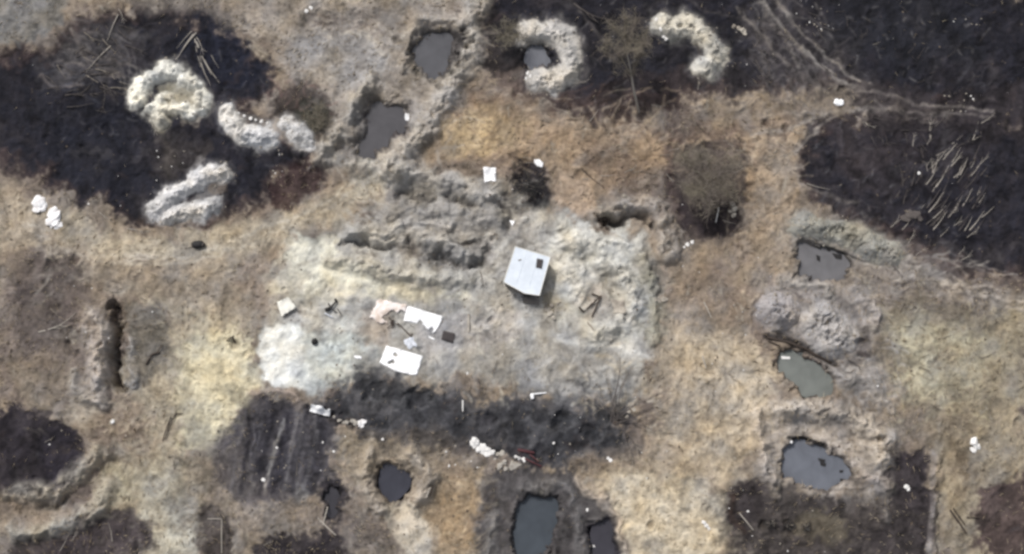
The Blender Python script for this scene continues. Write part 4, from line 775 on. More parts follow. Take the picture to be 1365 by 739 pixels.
# ------------------------------------------------------------------ the shed with the pale sheet roof
g = G(703, 368); zr = 1.75
def atz(px, py, z): x, y = P(px, py, z); return Vector((x, y, z))
gz = g.z; ZT = gz+1.75
A, B_, C_, C2, D = atz(687, 329, ZT+.25), atz(733.5, 343, ZT+.2), atz(719, 394, ZT), atz(699, 391, ZT), atz(671.5, 376, ZT+.02)
shed = empty('shed', (g.x, g.y, gz)); tag(shed, 'small shed with a pale blue white sheet roof and a dark hatch', 'shed')
def loc(v): return (v.x-g.x, v.y-g.y, v.z-gz)
top = [A, B_, C_, C2, D]; cen = sum(top, Vector())/5
def inset(v, k, z=None): w_ = cen+(v-cen)*k; return Vector((w_.x, w_.y, v.z if z is None else z))
V = [loc(v) for v in top]+[loc(v-Vector((0, 0, .07))) for v in top]
roof = mesh('roof', V, [(0,4,3,2,1),(5,6,7,8,9)]+[(i, (i+1) % 5, (i+1) % 5+5, i+5) for i in range(5)], M['roof'], shed)
for t in (.34, .68):
    p = A.lerp(B_, t); q = D.lerp(C_, t); 
    if True:
        d = (q-p).normalized(); p = p+d*.08; q = p+(q-p)*(.93 if t > .4 else .9)
        v, f = tube([Vector(loc(p))+Vector((0, 0, .012)), Vector(loc(q))+Vector((0, 0, .012))], [.014, .014], 4); mesh('seam', v, f, M['roof'], roof)
v, f = join([tube([Vector(loc(top[i]))+Vector((0, 0, -.01)), Vector(loc(top[(i+1) % 5]))+Vector((0, 0, -.01))], [.045, .045], 6) for i in range(5)]); mesh('eave_trim', v, f, M['cream'], roof)
h = [atz(716.5, 345.2, 0), atz(723.5, 346.5, 0), atz(722, 358, 0), atz(715, 356.5, 0)]
def on_roof(px, py):
    z = ZT+.15
    for _ in range(3):
        v = atz(px, py, z); s = ((v-C_).dot((B_-C_).normalized()))/(B_-C_).length; z = ZT+.2*max(0, min(1, s))
    return v
hp = [on_roof(*p) for p in [(715.5,345), (724,346.6), (722,358.3), (714.5,356.8)]]
hv = [loc(v+Vector((0, 0, .10))) for v in hp]+[loc(v) for v in hp]
mesh('hatch', hv, [(0,3,2,1),(4,5,6,7)]+[(i, (i+1) % 4, (i+1) % 4+4, i+4) for i in range(4)], M['mat'], shed)
hc = sum(hp, Vector())/4; k = on_roof(693, 347); v, f = boxm(*loc(k+Vector((0, 0, .03))), .35, .12, .06, .3); mesh('bracket', v, f, M['wall'], shed)
# walls: a ring of boards, with an open doorway at the front right
low = [inset(v, .93) for v in top]
for i in range(5):
    a, b = low[i], low[(i+1) % 5]
    if i == 2: continue                                     # the open front corner, built below
    zb = gz-.3; n = (b-a).cross(Vector((0, 0, 1))).normalized()*.05
    V = [loc(Vector((p.x, p.y, z))) for p in (a-n, a+n, b+n, b-n) for z in (zb, None) if z is not None]
    V = []
    for p in (a-n, a+n, b+n, b-n): V += [loc(Vector((p.x, p.y, zb))), loc(Vector((p.x, p.y, (a if p in (a-n, a+n) else b).z-.09)))]
    mesh('wall', V, [(0,2,3,1),(2,4,5,3),(4,6,7,5),(6,0,1,7),(1,3,5,7),(0,6,4,2)], M['wall'], shed)
a, b = low[2], low[3]; d = (b-a).normalized()
for p in (a, b):
    v, f = boxm(*loc(Vector((p.x, p.y, gz+.7))), .13, .13, 1.9); mesh('post', v, f, M['darkwood'], shed)
m_ = (a+b)/2; v, f = boxm(*loc(Vector((m_.x, m_.y+.5, gz+.75))), (a-b).length*.9, .06, 1.9, math.atan2(d.y, d.x)); mesh('doorway_shade', v, f, M['hole_shade'], shed)  # dark panel standing in for the shade inside the open front
v, f = boxm(*loc(Vector((m_.x, m_.y-.55, gz+.06))), 1.7, .55, .14, math.atan2(d.y, d.x)); mesh('doorstep', v, f, M['wall'], shed)
# ------------------------------------------------------------------ sheets, tarps, boards
def S(label, cat, name, pts, mat, **k):
    o = sheet(name, pts, mat, **k); tag(o, label, cat); return o
S('white stained tarp with torn lower edge, left of the joined pair', 'tarp', 'tarp', [(504,400),(524,402),(543,408),(541,416),(530,416),(524,421),(516,432),(508,431),(493,425)], M['pink'], fray=.18, seed=3, holes=((516,424,.35),(523,418,.28)), lump=.12)
S('bright white tarp with a torn corner beside the dark square mat', 'tarp', 'tarp', [(543,408),(591,422),(585,436),(578,445),(568,438),(566,434),(538,428)], M['white_clean'], seed=4, holes=((560,432,.22),(575,440,.2)), lump=.07)
S('bright white rectangular tarp with dark specks, lowest of the large ones', 'tarp', 'tarp', [(515,461),(564,475),(556,500),(548,500),(527,495),(520,491),(506,484)], M['white_clean'], seed=5, holes=((519,484,.13),(524,482,.15),(527,473,.16)), lump=.06)
S('dark grey square mat right of the white tarps', 'mat', 'square_mat', [(591,441),(607,445),(604,458),(588,453)], M['mat'], seed=6, lump=.02)
S('bright white upright sheet above the shed on the sand', 'sheet', 'white_sheet', [(644,223),(661,224),(661,243),(654,241),(646,244)], M['white_clean'], seed=7, lump=.05)
S('cream square canvas at the left edge of the pale clearing', 'canvas', 'canvas_cover', [(370,404),(385,397),(396,411),(376,423)], M['cream'], seed=8, lump=.1, lift=.35)
S('white torn sheet at the left end of the dark ash belt', 'sheet', 'white_sheet', [(415,539),(430,542),(434,547),(441,545),(440,556),(413,549)], M['white_clean'], seed=9, lump=.03, res=.12, lift=.22)
S('small white oval sheet at the top of the black scorched patch', 'sheet', 'white_sheet', [(712,213),(719,213),(724,218),(723,224),(716,222),(712,218)], M['white_clean'], seed=10, lump=.06, res=.1)
S('small white tile on the right bank of the dim pool', 'tile', 'white_tile', [(540,151),(546,153),(545,161),(539,160)], M['white_clean'], seed=11, lump=.02, res=.1)
S('small white triangular scrap above the shed', 'scrap', 'white_scrap', [(679,294),(687,295),(683,302)], M['white_clean'], seed=12, lump=.02, res=.1)
S('flat grey triangular board beside the dark red metal', 'board', 'grey_board', [(682,614),(697,620),(681,628),(678,624)], M['burlap'], seed=13, lump=.02, res=.1)
S('pale square plank pallet on the clay mound', 'pallet', 'wooden_pallet', [(814,399),(832,401),(834,419),(818,418)], M['chip'], seed=14, lump=.04, res=.14, fray=.15)
S('small white strip below the torn white tarp', 'strip', 'white_strip', [(572,448),(580,452),(579,454),(571,450)], M['white_clean'], seed=15, lump=.02, res=.1)
S('short white strip left of the lowest white tarp', 'strip', 'white_strip', [(472,474),(482,475),(482,479),(473,478)], M['white_clean'], seed=16, lump=.02, res=.1)
# crumpled piles
def pile(name, label, cat, spots, mat, r=.5, seed=1, flat=.55):
    c = G(*spots[0][:2]); parts = []
    for i, (px_, py_, rr) in enumerate(spots):
        p = G(px_, py_); v, f = lumpm(rr, seed*31+i, flat, 2, .55); parts.append(([q+(p-c)+Vector((0, 0, rr*.15)) for q in v], f))
    if name in ('white_sack', 'white_bundle', 'pale_bundle', 'ash_heap', 'crumpled_tarp', 'grey_cloth'):
        v, f = join(parts); o = mesh(name, v, f, mat, None, c, False); tag(o, label, cat); return o
    o = empty(name, c); tag(o, label, cat)
    for v, f in parts: mesh('stone' if 'ston' in name or 'stump' in name else 'piece', v, f, mat, o)
    return o
pile('crumpled_tarp', 'crumpled pale tarp at the lower edge of the dark ash belt', 'tarp', [(632,590,.45),(637,597,.6),(645,596,.5),(649,601,.55),(655,602,.4),(643,603,.35)], M['lt'], seed=2, flat=.35)
pile('white_sack', 'white lumpy sack on the sandy edge at the far left', 'sack', [(72,283,.6),(75,289,.65),(71,296,.6),(77,300,.5)], M['white'], seed=3, flat=.45)
pile('white_sack', 'white sack half hidden at the left border of the field', 'sack', [(53,268,.6),(56,274,.5),(50,277,.55)], M['white'], seed=4, flat=.45)
pile('crumpled_tarp', 'small crumpled white tarp at the end of the dark debris row', 'tarp', [(484,562,.3),(481,567,.35),(478,564,.25)], M['white'], seed=5, flat=.4)
pile('white_sack', 'white sack by the track at the far right', 'sack', [(1299,590,.5),(1302,595,.4),(1297,599,.3)], M['lt'], seed=6, flat=.45)
pile('white_bundle', 'round white bundle on the track crossing at the upper right', 'bundle', [(1117,136,.34),(1121,137,.34)], M['white_clean'], seed=7, flat=.5)
pile('pale_bundle', 'pale bundle in the black corner plot at the lower right', 'bundle', [(1208,649,.26),(1211,652,.24)], M['lt'], seed=8, flat=.5)
pile('grey_cloth', 'pale grey crumpled cloth at the foot of the dark pole', 'cloth', [(543,456,.35),(549,453,.3),(552,459,.28),(546,462,.25)], M['greycloth'], seed=9, flat=.3)
pile('ash_heap', 'pale ash heap among the fallen saplings on the right', 'heap', [(1214,288,.6),(1208,291,.5),(1221,286,.45),(1226,292,.3)], M['burntwood'], seed=10, flat=.3)
pile('stone_heap', 'pale rubble heap beside the shed corner', 'heap', [(729,412,.3),(736,408,.26),(733,418,.3),(741,414,.22),(727,405,.18),(738,424,.22),(744,405,.15)], M['chip'], seed=11, flat=.6)
pile('stone_heap', 'pale stones on the right rim of the dark scorched hollow', 'heap', [(977,272,.28),(979,279,.3),(978,287,.26),(974,282,.2)], M['chip'], seed=12, flat=.6)
pile('stone_heap', 'pale lump heap right of the hook shaped mound', 'heap', [(985,38,.3),(990,41,.32),(978,36,.22),(993,45,.2)], M['chip'], seed=13, flat=.6)
pile('stone_heap', 'light stones left of the hook shaped mound', 'heap', [(881,38,.25),(886,46,.22),(875,26,.2),(889,50,.2)], M['lt'], seed=14, flat=.5)
pile('stone_heap', 'light scrap pile among the bare branches', 'heap', [(842,540,.3),(848,536,.28),(845,546,.22),(838,549,.2),(836,556,.18)], M['chip'], seed=15, flat=.5)
# dark things
t = empty('burnt_barrel', G(265, 327, 0)); tag(t, 'rusty black barrel lying on the sandy track', 'barrel')
v, f = lumpm(.55, 3, .7, 2, .12); mesh('barrel_body', [Vector((q.x*1.35, q.y*.85, q.z+.25)) for q in v], f, M['dark'], t, None, True)
v, f = tube([(.5, -.05, .28), (.62, -.08, .28)], [.3, .27], 10); mesh('barrel_lid', v, f, M['burntwood'], t); v, f = tube([(-.5, -.2, .12), (-1.6, -.45, .08)], [.04, .02]); mesh('cable', v, f, M['darkwood'], t)
def frame(name, label, cat, segs, mat, r=.06, z=.1):
    c = G(*segs[0][0]); e = empty(name, c); tag(e, label, cat)
    for s in segs:
        a, b = s[0], s[1]; rr = s[2] if len(s) > 2 else r; pn = s[3] if len(s) > 3 else 'beam'; mt = s[4] if len(s) > 4 else mat
        p, q = G(*a)-c, G(*b)-c; m = (p+q)/2; L_ = (q-p).length; n = 3
        v, f = tube([p+Vector((0, 0, z)), m+Vector((0, 0, z+L_*.02+.05)), q+Vector((0, 0, z))], [rr, rr, rr*.8], 6); mesh(pn, v, f, mt, e)
    return e
frame('burnt_machine', 'black burnt machine wreck with bent arms on the pale clay', 'wreck', [((434,414),(441,412),.22,'engine_block'),((440,412),(449,402),.1,'arm'),((443,413),(450,418),.06,'arm'),((438,405),(441,411),.07,'arm'),((433,418),(444,424),.07,'skid',M['greycloth']),((450,412),(455,420),.05,'skid'),((447,399),(449,404),.12,'arm')], M['dark'], z=.16)
v, f = lumpm(.36, 5, .7, 2, .2); o = mesh('burnt_drum', v, f, M['dark'], None, G(420, 456, .12), True); tag(o, 'small round black drum on the pale grey clearing', 'drum')
t = empty('fallen_mast', G(548, 450)); tag(t, 'thin dark mast fallen between the white tarps', 'mast'); c = t.location
for a, b, r_, n_ in [((549,450),(530,431),.07,'pole'),((533,434),(521,430),.05,'arm'),((524,431),(522,438),.06,'arm'),((526,436),(519,423),.05,'arm'),((521,432),(525,427),.14,'bracket'),((516,438),(523,433),.05,'arm'),((518,424),(524,429),.05,'arm')]:
    p, q = G(*a, .16)-c, G(*b, .2)-c; v, f = tube([p, q], [r_, r_*.7], 6); mesh(n_, v, f, M['darkwood'], t)
frame('timber_frame', 'dark timber triangle frame on the clay mound', 'frame', [((777,417),(801,395)),((801,395),(789,423)),((789,392),(801,397)),((772,410),(778,417))], M['darkwood'], .09)
frame('plank', 'pale plank lying below the timber frame on the mound', 'plank', [((783,430),(791,440),.07)], M['wood'])
frame('post', 'pale upright looking pole left of the clay ring', 'pole', [((625,419),(625,444),.11)], M['chip'])
frame('post', 'pale thin post at the left of the dark ash belt', 'pole', [((617,534),(617,549),.08)], M['lt'])
frame('white_bracket', 'white L shaped metal bracket on the dark ash belt', 'bracket', [((709,526),(728,524),.08),((709,526),(710,532),.2)], M['white_clean'])
frame('pole', 'long pale pole on the sand, upper one', 'pole', [((938,403),(948,424),.07)], M['palewood']); frame('pole', 'long pale pole on the sand, lower one', 'pole', [((936,475),(941,491),.07)], M['palewood'])
frame('pole', 'bright thin pole beside the dark scorched hollow', 'pole', [((958,277),(954,297),.05)], M['lt'])
frame('plank_pair', 'two parallel dark planks on the sand left of the striped plot', 'planks', [((228,556),(217,588),.06,'plank'),((234,552),(220,586),.05,'plank'),((234,552),(244,552),.05,'plank')], M['darkwood'])
frame('bent_branch', 'dark bent branch right of the long trench', 'branch', [((195,486),(203,473),.09,'limb'),((203,473),(214,470),.1,'limb'),((210,470),(217,460),.06,'limb')], M['darkwood'])
frame('bent_branch', 'dark stub of branch on the yellow sand', 'branch', [((302,455),(312,448),.06,'limb'),((310,450),(314,458),.08,'limb')], M['darkwood'])
frame('forked_stick', 'pale forked stick leaning out of the narrow dark pool', 'stick', [((437,676),(431,700),.07,'limb'),((427,694),(448,714),.07,'limb'),((424,690),(428,697),.05,'limb')], M['palewood'])
frame('plank', 'pale plank on the brown plot beside the heart shaped pool', 'plank', [((568,664),(574,650),.08)], M['palewood']); frame('plank', 'dark plank beside the heart shaped pool', 'plank', [((573,662),(577,648),.07)], M['darkwood'])
frame('pole', 'thin pale pole leaning across the black bank at the lower right', 'pole', [((985,684),(1004,707),.06)], M['palewood'])
frame('log_pair', 'pair of dark logs on the sand at the lower right edge', 'logs', [((1266,680),(1288,712),.1,'log'),((1270,678),(1286,700),.07,'log'),((1288,690),(1306,690),.06,'log')], M['darkwood'])
frame('lane_rail', 'thin pale rail along the lower end of the left trench row', 'rail', [((277,692),(296,692),.05),((296,692),(296,738),.05)], M['palewood'])
frame('metal_scrap', 'dark red twisted metal in the ash below the belt', 'scrap metal', [((690,600),(712,604),.16,'strip'),((700,612),(722,622),.09,'strip'),((706,606),(718,616),.08,'strip'),((686,608),(695,612),.08,'strip',M['lt'])], M['red'])
frame('pipe', 'pale curved pipe along the dugout trench', 'pipe', [((806,287),(828,281),.13,'section')], M['wood'])
frame('shelter_frame', 'dark log roof frame at the left end of the dugout', 'frame', [((798,291),(813,288),.14,'log'),((799,295),(812,292),.12,'log'),((803,299),(812,296),.1,'log'),((796,289),(806,302),.09,'log')], M['darkwood'])
frame('shoring_boards', 'dark boards shoring the far bank of the green pool', 'boards', [((1022,450),(1046,456),.12,'board'),((1046,455),(1080,468),.14,'board'),((1072,466),(1108,484),.12,'board'),((1024,455),(1040,462),.1,'board')], M['darkwood'], z=.05)
# boards and debris afloat
def afloat(name, label, cat, z, quads, mat, th=.07):
    c = atz(*quads[0][0], z); parts = []
    for qd in quads:
        V = [atz(*p, z)-c for p in qd]; n = len(V); parts.append(([v_+Vector((0, 0, th)) for v_ in V]+[v_-Vector((0, 0, .05)) for v_ in V], [tuple(range(n)), tuple(range(n, 2*n))[::-1]]+[(i, i+n, (i+1) % n+n, (i+1) % n) for i in range(n)]))
    v, f = join(parts); o = mesh(name, v, f, mat, None, c); tag(o, label, cat)
zg_ = -.62
afloat('floating_board', 'pale rectangular board afloat in the green pool', 'board', zg_, [[(1041,475),(1053,476),(1053,479),(1042,479)]], M['lt']); afloat('floating_board', 'white scrap at the left end of the green pool', 'scrap', zg_, [[(1022,462),(1028,463),(1027,468),(1022,467)]], M['lt'])
afloat('floating_board', 'pale broken board along the right bank of the green pool', 'board', zg_, [[(1083,477),(1092,481),(1091,485),(1083,481)],[(1091,482),(1101,483),(1100,487),(1093,485)]], M['lt']); afloat('floating_board', 'small pale board at the upper bank of the green pool', 'board', zg_, [[(1063,466),(1067,468),(1066,472),(1062,470)]], M['lt'])
afloat('floating_debris', 'black debris floating in the middle of the blue grey pool', 'debris', zg_, [[(1090,611),(1100,613),(1099,617),(1092,615)],[(1093,616),(1101,618),(1100,622),(1094,621)]], M['dark'])
afloat('floating_debris', 'black debris at the right bank of the blue grey pool', 'debris', zg_, [[(1112,648),(1118,644),(1120,652),(1113,655)],[(1120,638),(1129,640),(1127,644),(1120,642)],[(1119,627),(1124,627),(1123,630),(1119,630)]], M['dark'])
afloat('floating_debris', 'black debris under the mound bank of the eastern pool', 'debris', zg_, [[(1109,338),(1122,340),(1122,346),(1114,345)],[(1088,340),(1093,342),(1093,349),(1089,347)],[(1102,330),(1108,332),(1106,336),(1102,334)]], M['dark'])
pile('white_scrap', 'white scrap on the upper left bank of the blue grey pool', 'scrap', [(1058,591,.22),(1062,593,.24),(1054,589,.16)], M['white'], seed=21, flat=.4); pile('white_scrap', 'tiny white scrap on the upper left bank of the eastern pool', 'scrap', [(1075,333,.17),(1076,336,.16)], M['white'], seed=22, flat=.5)
pile('white_scrap', 'white scrap in the dark pit right of the rectangular pool', 'scrap', [(791,728,.2),(796,724,.18),(797,730,.15)], M['lt'], seed=23, flat=.4)
pile('white_scrap', 'small white scrap at the lower corner of the dark ash belt', 'scrap', [(811,611,.14),(814,614,.18)], M['lt'], seed=24, flat=.4)
pile('white_scrap', 'pair of white scraps in the dry grass at the top left', 'scrap', [(408,15,.25),(414,11,.22)], M['lt'], seed=25, flat=.4)
pile('white_scrap', 'white scrap on the left bank of the small square pool', 'scrap', [(704,98,.2),(707,102,.22),(701,105,.18),(708,92,.12)], M['lt'], seed=26, flat=.4)
pile('white_scrap', 'white scrap on the sand at the bottom middle', 'scrap', [(938,697,.2),(942,701,.22),(945,705,.15)], M['lt'], seed=27, flat=.4)
pile('white_scrap', 'pale scrap on the ground beside the metal wreck row', 'scrap', [(873,400,.2),(884,399,.26),(888,399,.22),(879,403,.2)], M['chip'], seed=28, flat=.4)
pile('debris_row', 'row of dark and grey rubbish left of the small crumpled tarp', 'rubbish', [(453,560,.22),(458,564,.18),(463,562,.22),(470,561,.26),(474,565,.24),(446,556,.15)], M['burlap'], seed=29, flat=.5)
pile('debris_row', 'broken grey rubbish between the crumpled tarp and the red metal', 'rubbish', [(664,605,.25),(670,604,.28),(672,616,.25),(666,622,.3),(674,625,.22),(660,612,.14)], M['burlap'], seed=30, flat=.5)
pile('debris_row', 'white and pink rubbish beside the dark red metal', 'rubbish', [(687,609,.14),(692,611,.18),(697,612,.2),(699,615,.16)], M['lt'], seed=31, flat=.5)
pile('debris_row', 'grey rubbish spilled in the gap above the pale bank mound', 'rubbish', [(318,151,.16),(326,155,.16),(334,158,.18),(341,160,.14),(349,162,.18),(357,164,.14)], M['lt'], seed=32, flat=.5)
pile('debris_row', 'dark broken rubbish at the left end of the dugout', 'rubbish', [(800,298,.25),(806,301,.22),(809,305,.2),(798,294,.2)], M['darkwood'], seed=33, flat=.5)
pile('pale_stump', 'two pale stubs above the dugout trench', 'stumps', [(832,262,.26),(833,276,.2)], M['chip'], seed=34, flat=.8)
pile('pale_stone', 'pair of bright stones below the scorched hollow', 'stones', [(916,326,.22),(923,323,.18),(912,330,.14)], M['lt'], seed=35, flat=.5)
# ------------------------------------------------------------------ single stones: a few shapes, many copies
rnd = random.Random(5); protos = {}
for key, mt in (('lt', 'lt'), ('chip', 'chip')):
    v, f = lumpm(.5, 41 if key == 'lt' else 42, .55, 1, .4); me = bpy.data.meshes.new('stone'); me.from_pydata([tuple(q) for q in v], [], f); me.materials.append(M[mt]); protos[key] = me
def stone(px_, py_, r, key, label, group, name='pale_stone'):
    o = bpy.data.objects.new(name, protos[key]); COLL.objects.link(o); o.location = G(px_, py_, r*.12); o.rotation_euler = (0, 0, rnd.uniform(0, 6)); o.scale = (r*2*rnd.uniform(.8, 1.5), r*2*rnd.uniform(.7, 1), r*2*rnd.uniform(.7, 1))
    tag(o, label, 'stone', group); return o
for (x0, y0, x1, y1, n, rr, lab, grp) in [
  (1075,30,1108,45,9,.09,'tiny pale stone in the speckled row on black ground near the top', 'speckled row near the top'), (1270,24,1312,34,9,.08,'tiny pale stone in the row at the upper right corner', 'stones in the upper right corner'),
  (1255,120,1300,150,16,.09,'tiny pale stone in the cluster on black ground at the right edge', 'stone cluster at the right edge'), (362,190,376,245,12,.1,'tiny pale stone on the thin line down the black ground', 'stones along the thin line'),
  (205,195,250,245,9,.09,'small pale stone above the long grooved mound', 'stones above the grooved mound'), (1060,0,1140,40,8,.07,'tiny pale fleck on black ground at the top edge', 'flecks at the top edge'),
  (830,520,960,640,26,.09,'tiny pale stone on the sand right of the ash belt', 'stones right of the ash belt'), (330,560,470,640,14,.09,'tiny pale stone on the dark striped plot', 'stones on the striped plot'),
  (590,590,640,625,8,.1,'tiny pale stone below the ash belt', 'stones below the ash belt'), (960,640,1120,739,12,.08,'tiny pale stone on the dark lower right ground', 'stones on the lower right ground'),
  (700,540,830,620,14,.08,'tiny pale fleck on the dark ash belt', 'flecks on the ash belt'), (610,200,770,330,16,.08,'tiny pale stone between the shed and the upper sand', 'stones above the shed'),
  (880,330,1040,520,30,.08,'tiny pale stone on the sandy strip left of the pools', 'stones on the sandy strip'), (60,380,230,640,20,.09,'tiny pale stone on the rough left ground', 'stones on the left ground'),
  (440,280,680,520,30,.08,'tiny pale stone on the grey clearing around the tarps', 'stones around the tarps'), (840,0,1060,150,14,.07,'tiny pale fleck on the black ground around the hook mound', 'flecks around the hook mound')]:
    for k in range(n): stone(rnd.uniform(x0, x1), rnd.uniform(y0, y1), rr*rnd.uniform(.45, 1.25), rnd.choice(['lt', 'chip', 'chip']), lab, grp)
for x, y, r, lab in [(351,640,.24,'larger round white stone on the dark striped plot, lowest'),(369,597,.17,'round white stone in the middle of the striped plot'),(445,602,.15,'round white stone at the right rim of the striped plot'),(510,586,.17,'bright stone on the sandy rim below the ash belt'),
  (783,680,.2,'bright stone beside the pit of the dark pool'),(997,682,.13,'bright stone on the black bank at the lower right'),(1029,698,.15,'bright stone on a dark tuft at the lower right'),(738,591,.17,'bright stone at the foot of the ash belt'),
  (623,498,.17,'bright stone on the grey ground right of the lowest tarp'),(150,562,.26,'round pale stone on the brown left slope'),(118,272,.1,'tiny bright stone on the black left field'),(1225,231,.22,'round pale stone among the saplings'),(1170,515,.14,'pale stone right of the green pool')]:
    stone(x, y, r, 'lt', lab, None)
# ------------------------------------------------------------------ fallen saplings and poles
def stick_mesh(seed, forks, bend, twigs=0):
    rr = random.Random(seed); parts = []; pts = [Vector((0, 0, 0))]; n = 6
    for i in range(n): p = pts[-1]; a = bend*(i/n)+rr.uniform(-.08, .08); pts.append(p+Vector((math.cos(a), math.sin(a), rr.uniform(-.02, .03)))/n)
    parts.append(tube(pts, [.022*(1-.75*i/n) for i in range(n+1)], 5))
    for k in range(forks):
        i = rr.randint(2, n-1); a = bend*(i/n)+rr.choice([-1, 1])*rr.uniform(.3, .8); L_ = rr.uniform(.15, .4)
        q = pts[i]; parts.append(tube([q, q+Vector((math.cos(a), math.sin(a), .1))*L_*.5, q+Vector((math.cos(a+.15), math.sin(a+.15), .12))*L_], [.012, .009, .004], 4))
    v, f = join(parts); me = bpy.data.meshes.new('stick'); me.from_pydata([tuple(q) for q in v], [], f); return me
STK = {}
for mt in ('palewood', 'burntwood', 'darkwood', 'wood'):
    STK[mt] = []
    for s, (fk, bd) in enumerate([(0, .1), (1, .3), (3, -.35), (5, .2), (2, .7)]): me = stick_mesh(60+s, fk, bd); me.materials.append(M[mt]); STK[mt].append(me)
def stick(px_, py_, L_, ang, mt, label, group, thick=1.0, k=None, name='fallen_sapling', cat='sapling'):
    """L_ in metres, ang in degrees counter-clockwise in the survey"""
    me = STK[mt][rnd.randrange(5) if k is None else k]; a = G(px_, py_, .06); o = bpy.data.objects.new(name, me); COLL.objects.link(o)
    t_ = math.radians(ang); q = Vector((a.x+math.cos(t_)*L_, a.y+math.sin(t_)*L_, 0)); zq = float(ground(q.x, q.y, True)[0])+.08
    o.location = a; o.rotation_euler = (0, -math.atan2(zq-a.z, L_), t_); o.scale = (L_, L_*.9*(1 if L_ > 1 else 1.2), L_*thick)
    tag(o, label, cat, group); return o
def bunch(x0, y0, x1, y1, n, a0, da, L0, L1, mt, label, group, **kw):
    for i in range(n): stick(rnd.uniform(x0, x1), rnd.uniform(y0, y1), rnd.uniform(L0, L1), rnd.gauss(a0, da), rnd.choice(mt), label, group, **kw)
bunch(1228,215,1308,310,60,50,6,1.2,3.0,['palewood','burntwood'],'thin pale fallen sapling in the slanting stand at the right edge','saplings at the right edge',k=0,thick=.5)
bunch(1240,160,1312,230,12,50,12,1.2,2.6,['burntwood','palewood'],'thin grey fallen sapling above the slanting stand','saplings above the slanting stand')
bunch(1185,280,1290,350,16,45,12,1.0,2.2,['burntwood','palewood'],'thin grey fallen sapling on the black ground below the stand','saplings below the stand')
bunch(1195,190,1245,250,12,95,15,.8,2.4,['burntwood','palewood'],'thin upright lying sapling left of the slanting stand','saplings left of the stand')
bunch(1190,245,1230,290,7,62,10,1.6,3.2,['burntwood'],'grey charred sapling beside the pale ash heap','saplings by the ash heap')
bunch(1130,150,1240,200,14,-35,40,.8,2.0,['burntwood'],'grey twig on the black ground below the worn tracks','twigs below the tracks')
bunch(1000,10,1100,110,26,-55,22,1.0,2.6,['burntwood'],'grey charred stick across the worn track near the top','sticks by the upper track')
bunch(1080,0,1310,90,22,20,50,.6,1.6,['burntwood'],'short charred twig on the black upper right field','twigs on the upper right field')
bunch(1180,90,1312,150,12,10,50,.6,1.5,['burntwood'],'short charred twig on the black field by the right edge','twigs by the right edge')
bunch(60,30,170,120,28,-28,22,1.4,3.4,['burntwood','wood'],'grey fallen sapling in the tangle at the top left','saplings in the top left tangle')
bunch(60,95,130,150,12,8,16,1.6,3.6,['burntwood'],'grey lying sapling at the left edge under the tangle','saplings under the tangle')
for x, y, L_, a, k in [(262,44,3.9,234,0),(258,46,3.5,238,0),(256,42,2.6,228,0),(260,52,3.6,-78,0),(262,56,4.4,-70,1),(272,80,3.4,-58,0),(268,84,3.0,-68,0),(262,50,2.4,-60,2),(282,74,1.8,-62,0)]:
    stick(x, y, L_, a, 'palewood', 'long pale sapling fanning out on the black ground beside the cream mound', 'saplings fanning out by the cream mound', k=k, thick=.8)
for x, y, L_, a, lab in [(148,62,4.0,230,'long pale bent sapling slanting through the top left black field'),(158,20,3.4,250,'pale slender sapling at the top left, above the bent one'),(126,55,2.6,215,'grey sapling leaning left beside the bent one'),(158,12,2.0,-60,'short pale sapling at the top of the black field'),
    (132,283,2.0,-40,'bent pale twig at the lower edge of the left black field'),(170,305,2.6,-12,'pale stick along the lower edge of the left black field'),(198,160,2.2,-52,'thin pale twig below the cream mound'),(205,158,1.6,-55,'thinner pale twig just below the cream mound'),(140,120,3.0,-88,'faint grey upright stick on the left black field'),
    (765,5,5.0,-42,'long grey pole at the top beside the brushy tree'),(768,112,1.6,15,'pale stick below the horseshoe mound'),(690,110,1.2,-88,'dark stub below the horseshoe mound'),(1240,185,2.4,90,'bright straight sapling on the right black field'),(1163,60,1.0,12,'short bright stick alone on the upper right field'),
    (1075,245,2.6,-18,'pale stick at the left border of the right black field'),(1140,155,2.6,-38,'curved pale stick below the worn track crossing'),(60,590,1.2,30,'short pale stick on the dark left bank'),(80,735,2.0,60,'pale stick in the dark lower left corner'),(96,722,1.6,65,'thin pale stick beside the lower left corner one'),
    (52,443,4.6,12,'long pale bent pole on the rough ground at the left edge'),(52,425,2.8,-20,'grey stick above the bent pole at the left edge'),(150,722,2.0,100,'thin stick on the dark bank at the lower left'),(352,728,1.0,40,'bright short stick at the bottom edge left of the forked one'),
    (700,480,1.6,20,'short stick on the grey ground above the ash belt'),(640,362,2.2,-75,'dark stick at the foot of the trench above the shed'),(615,362,1.0,90,'short stick in the trench above the tarps'),(650,250,2.4,-50,'grey stick below the upright white sheet'),(658,262,2.0,-60,'thicker grey stick below the upright white sheet'),
    (700,268,1.4,45,'pale stick in the black scorched patch'),(480,350,3.0,0,'pale stick on the cream clearing'),(535,312,2.4,0,'pale plank bridging the trench above the tarps'),(868,140,1.6,-10,'pale stick at the border of the black field'),(930,120,1.4,80,'upright pale twig below the hook mound'),
    (775,225,3.4,-45,'dark long stick across the orange sand'),(1010,235,1.6,-60,'dark stick on the sandy strip'),(1130,480,2.0,-30,'grey stick on the spoil beside the green pool'),(1012,490,1.2,-100,'dark stick on the sand left of the green pool'),(1190,355,2.0,-48,'grey stick at the end of the long mound'),
    (1175,642,1.4,15,'pale curved stick right of the blue grey pool'),(1150,625,1.6,-25,'short stick on the right bank of the blue grey pool')]:
    stick(x, y, L_, a, 'darkwood' if 'dark ' in lab[:12] else ('burntwood' if 'grey' in lab[:14] else 'palewood'), lab, None, name='fallen_stick', cat='stick')
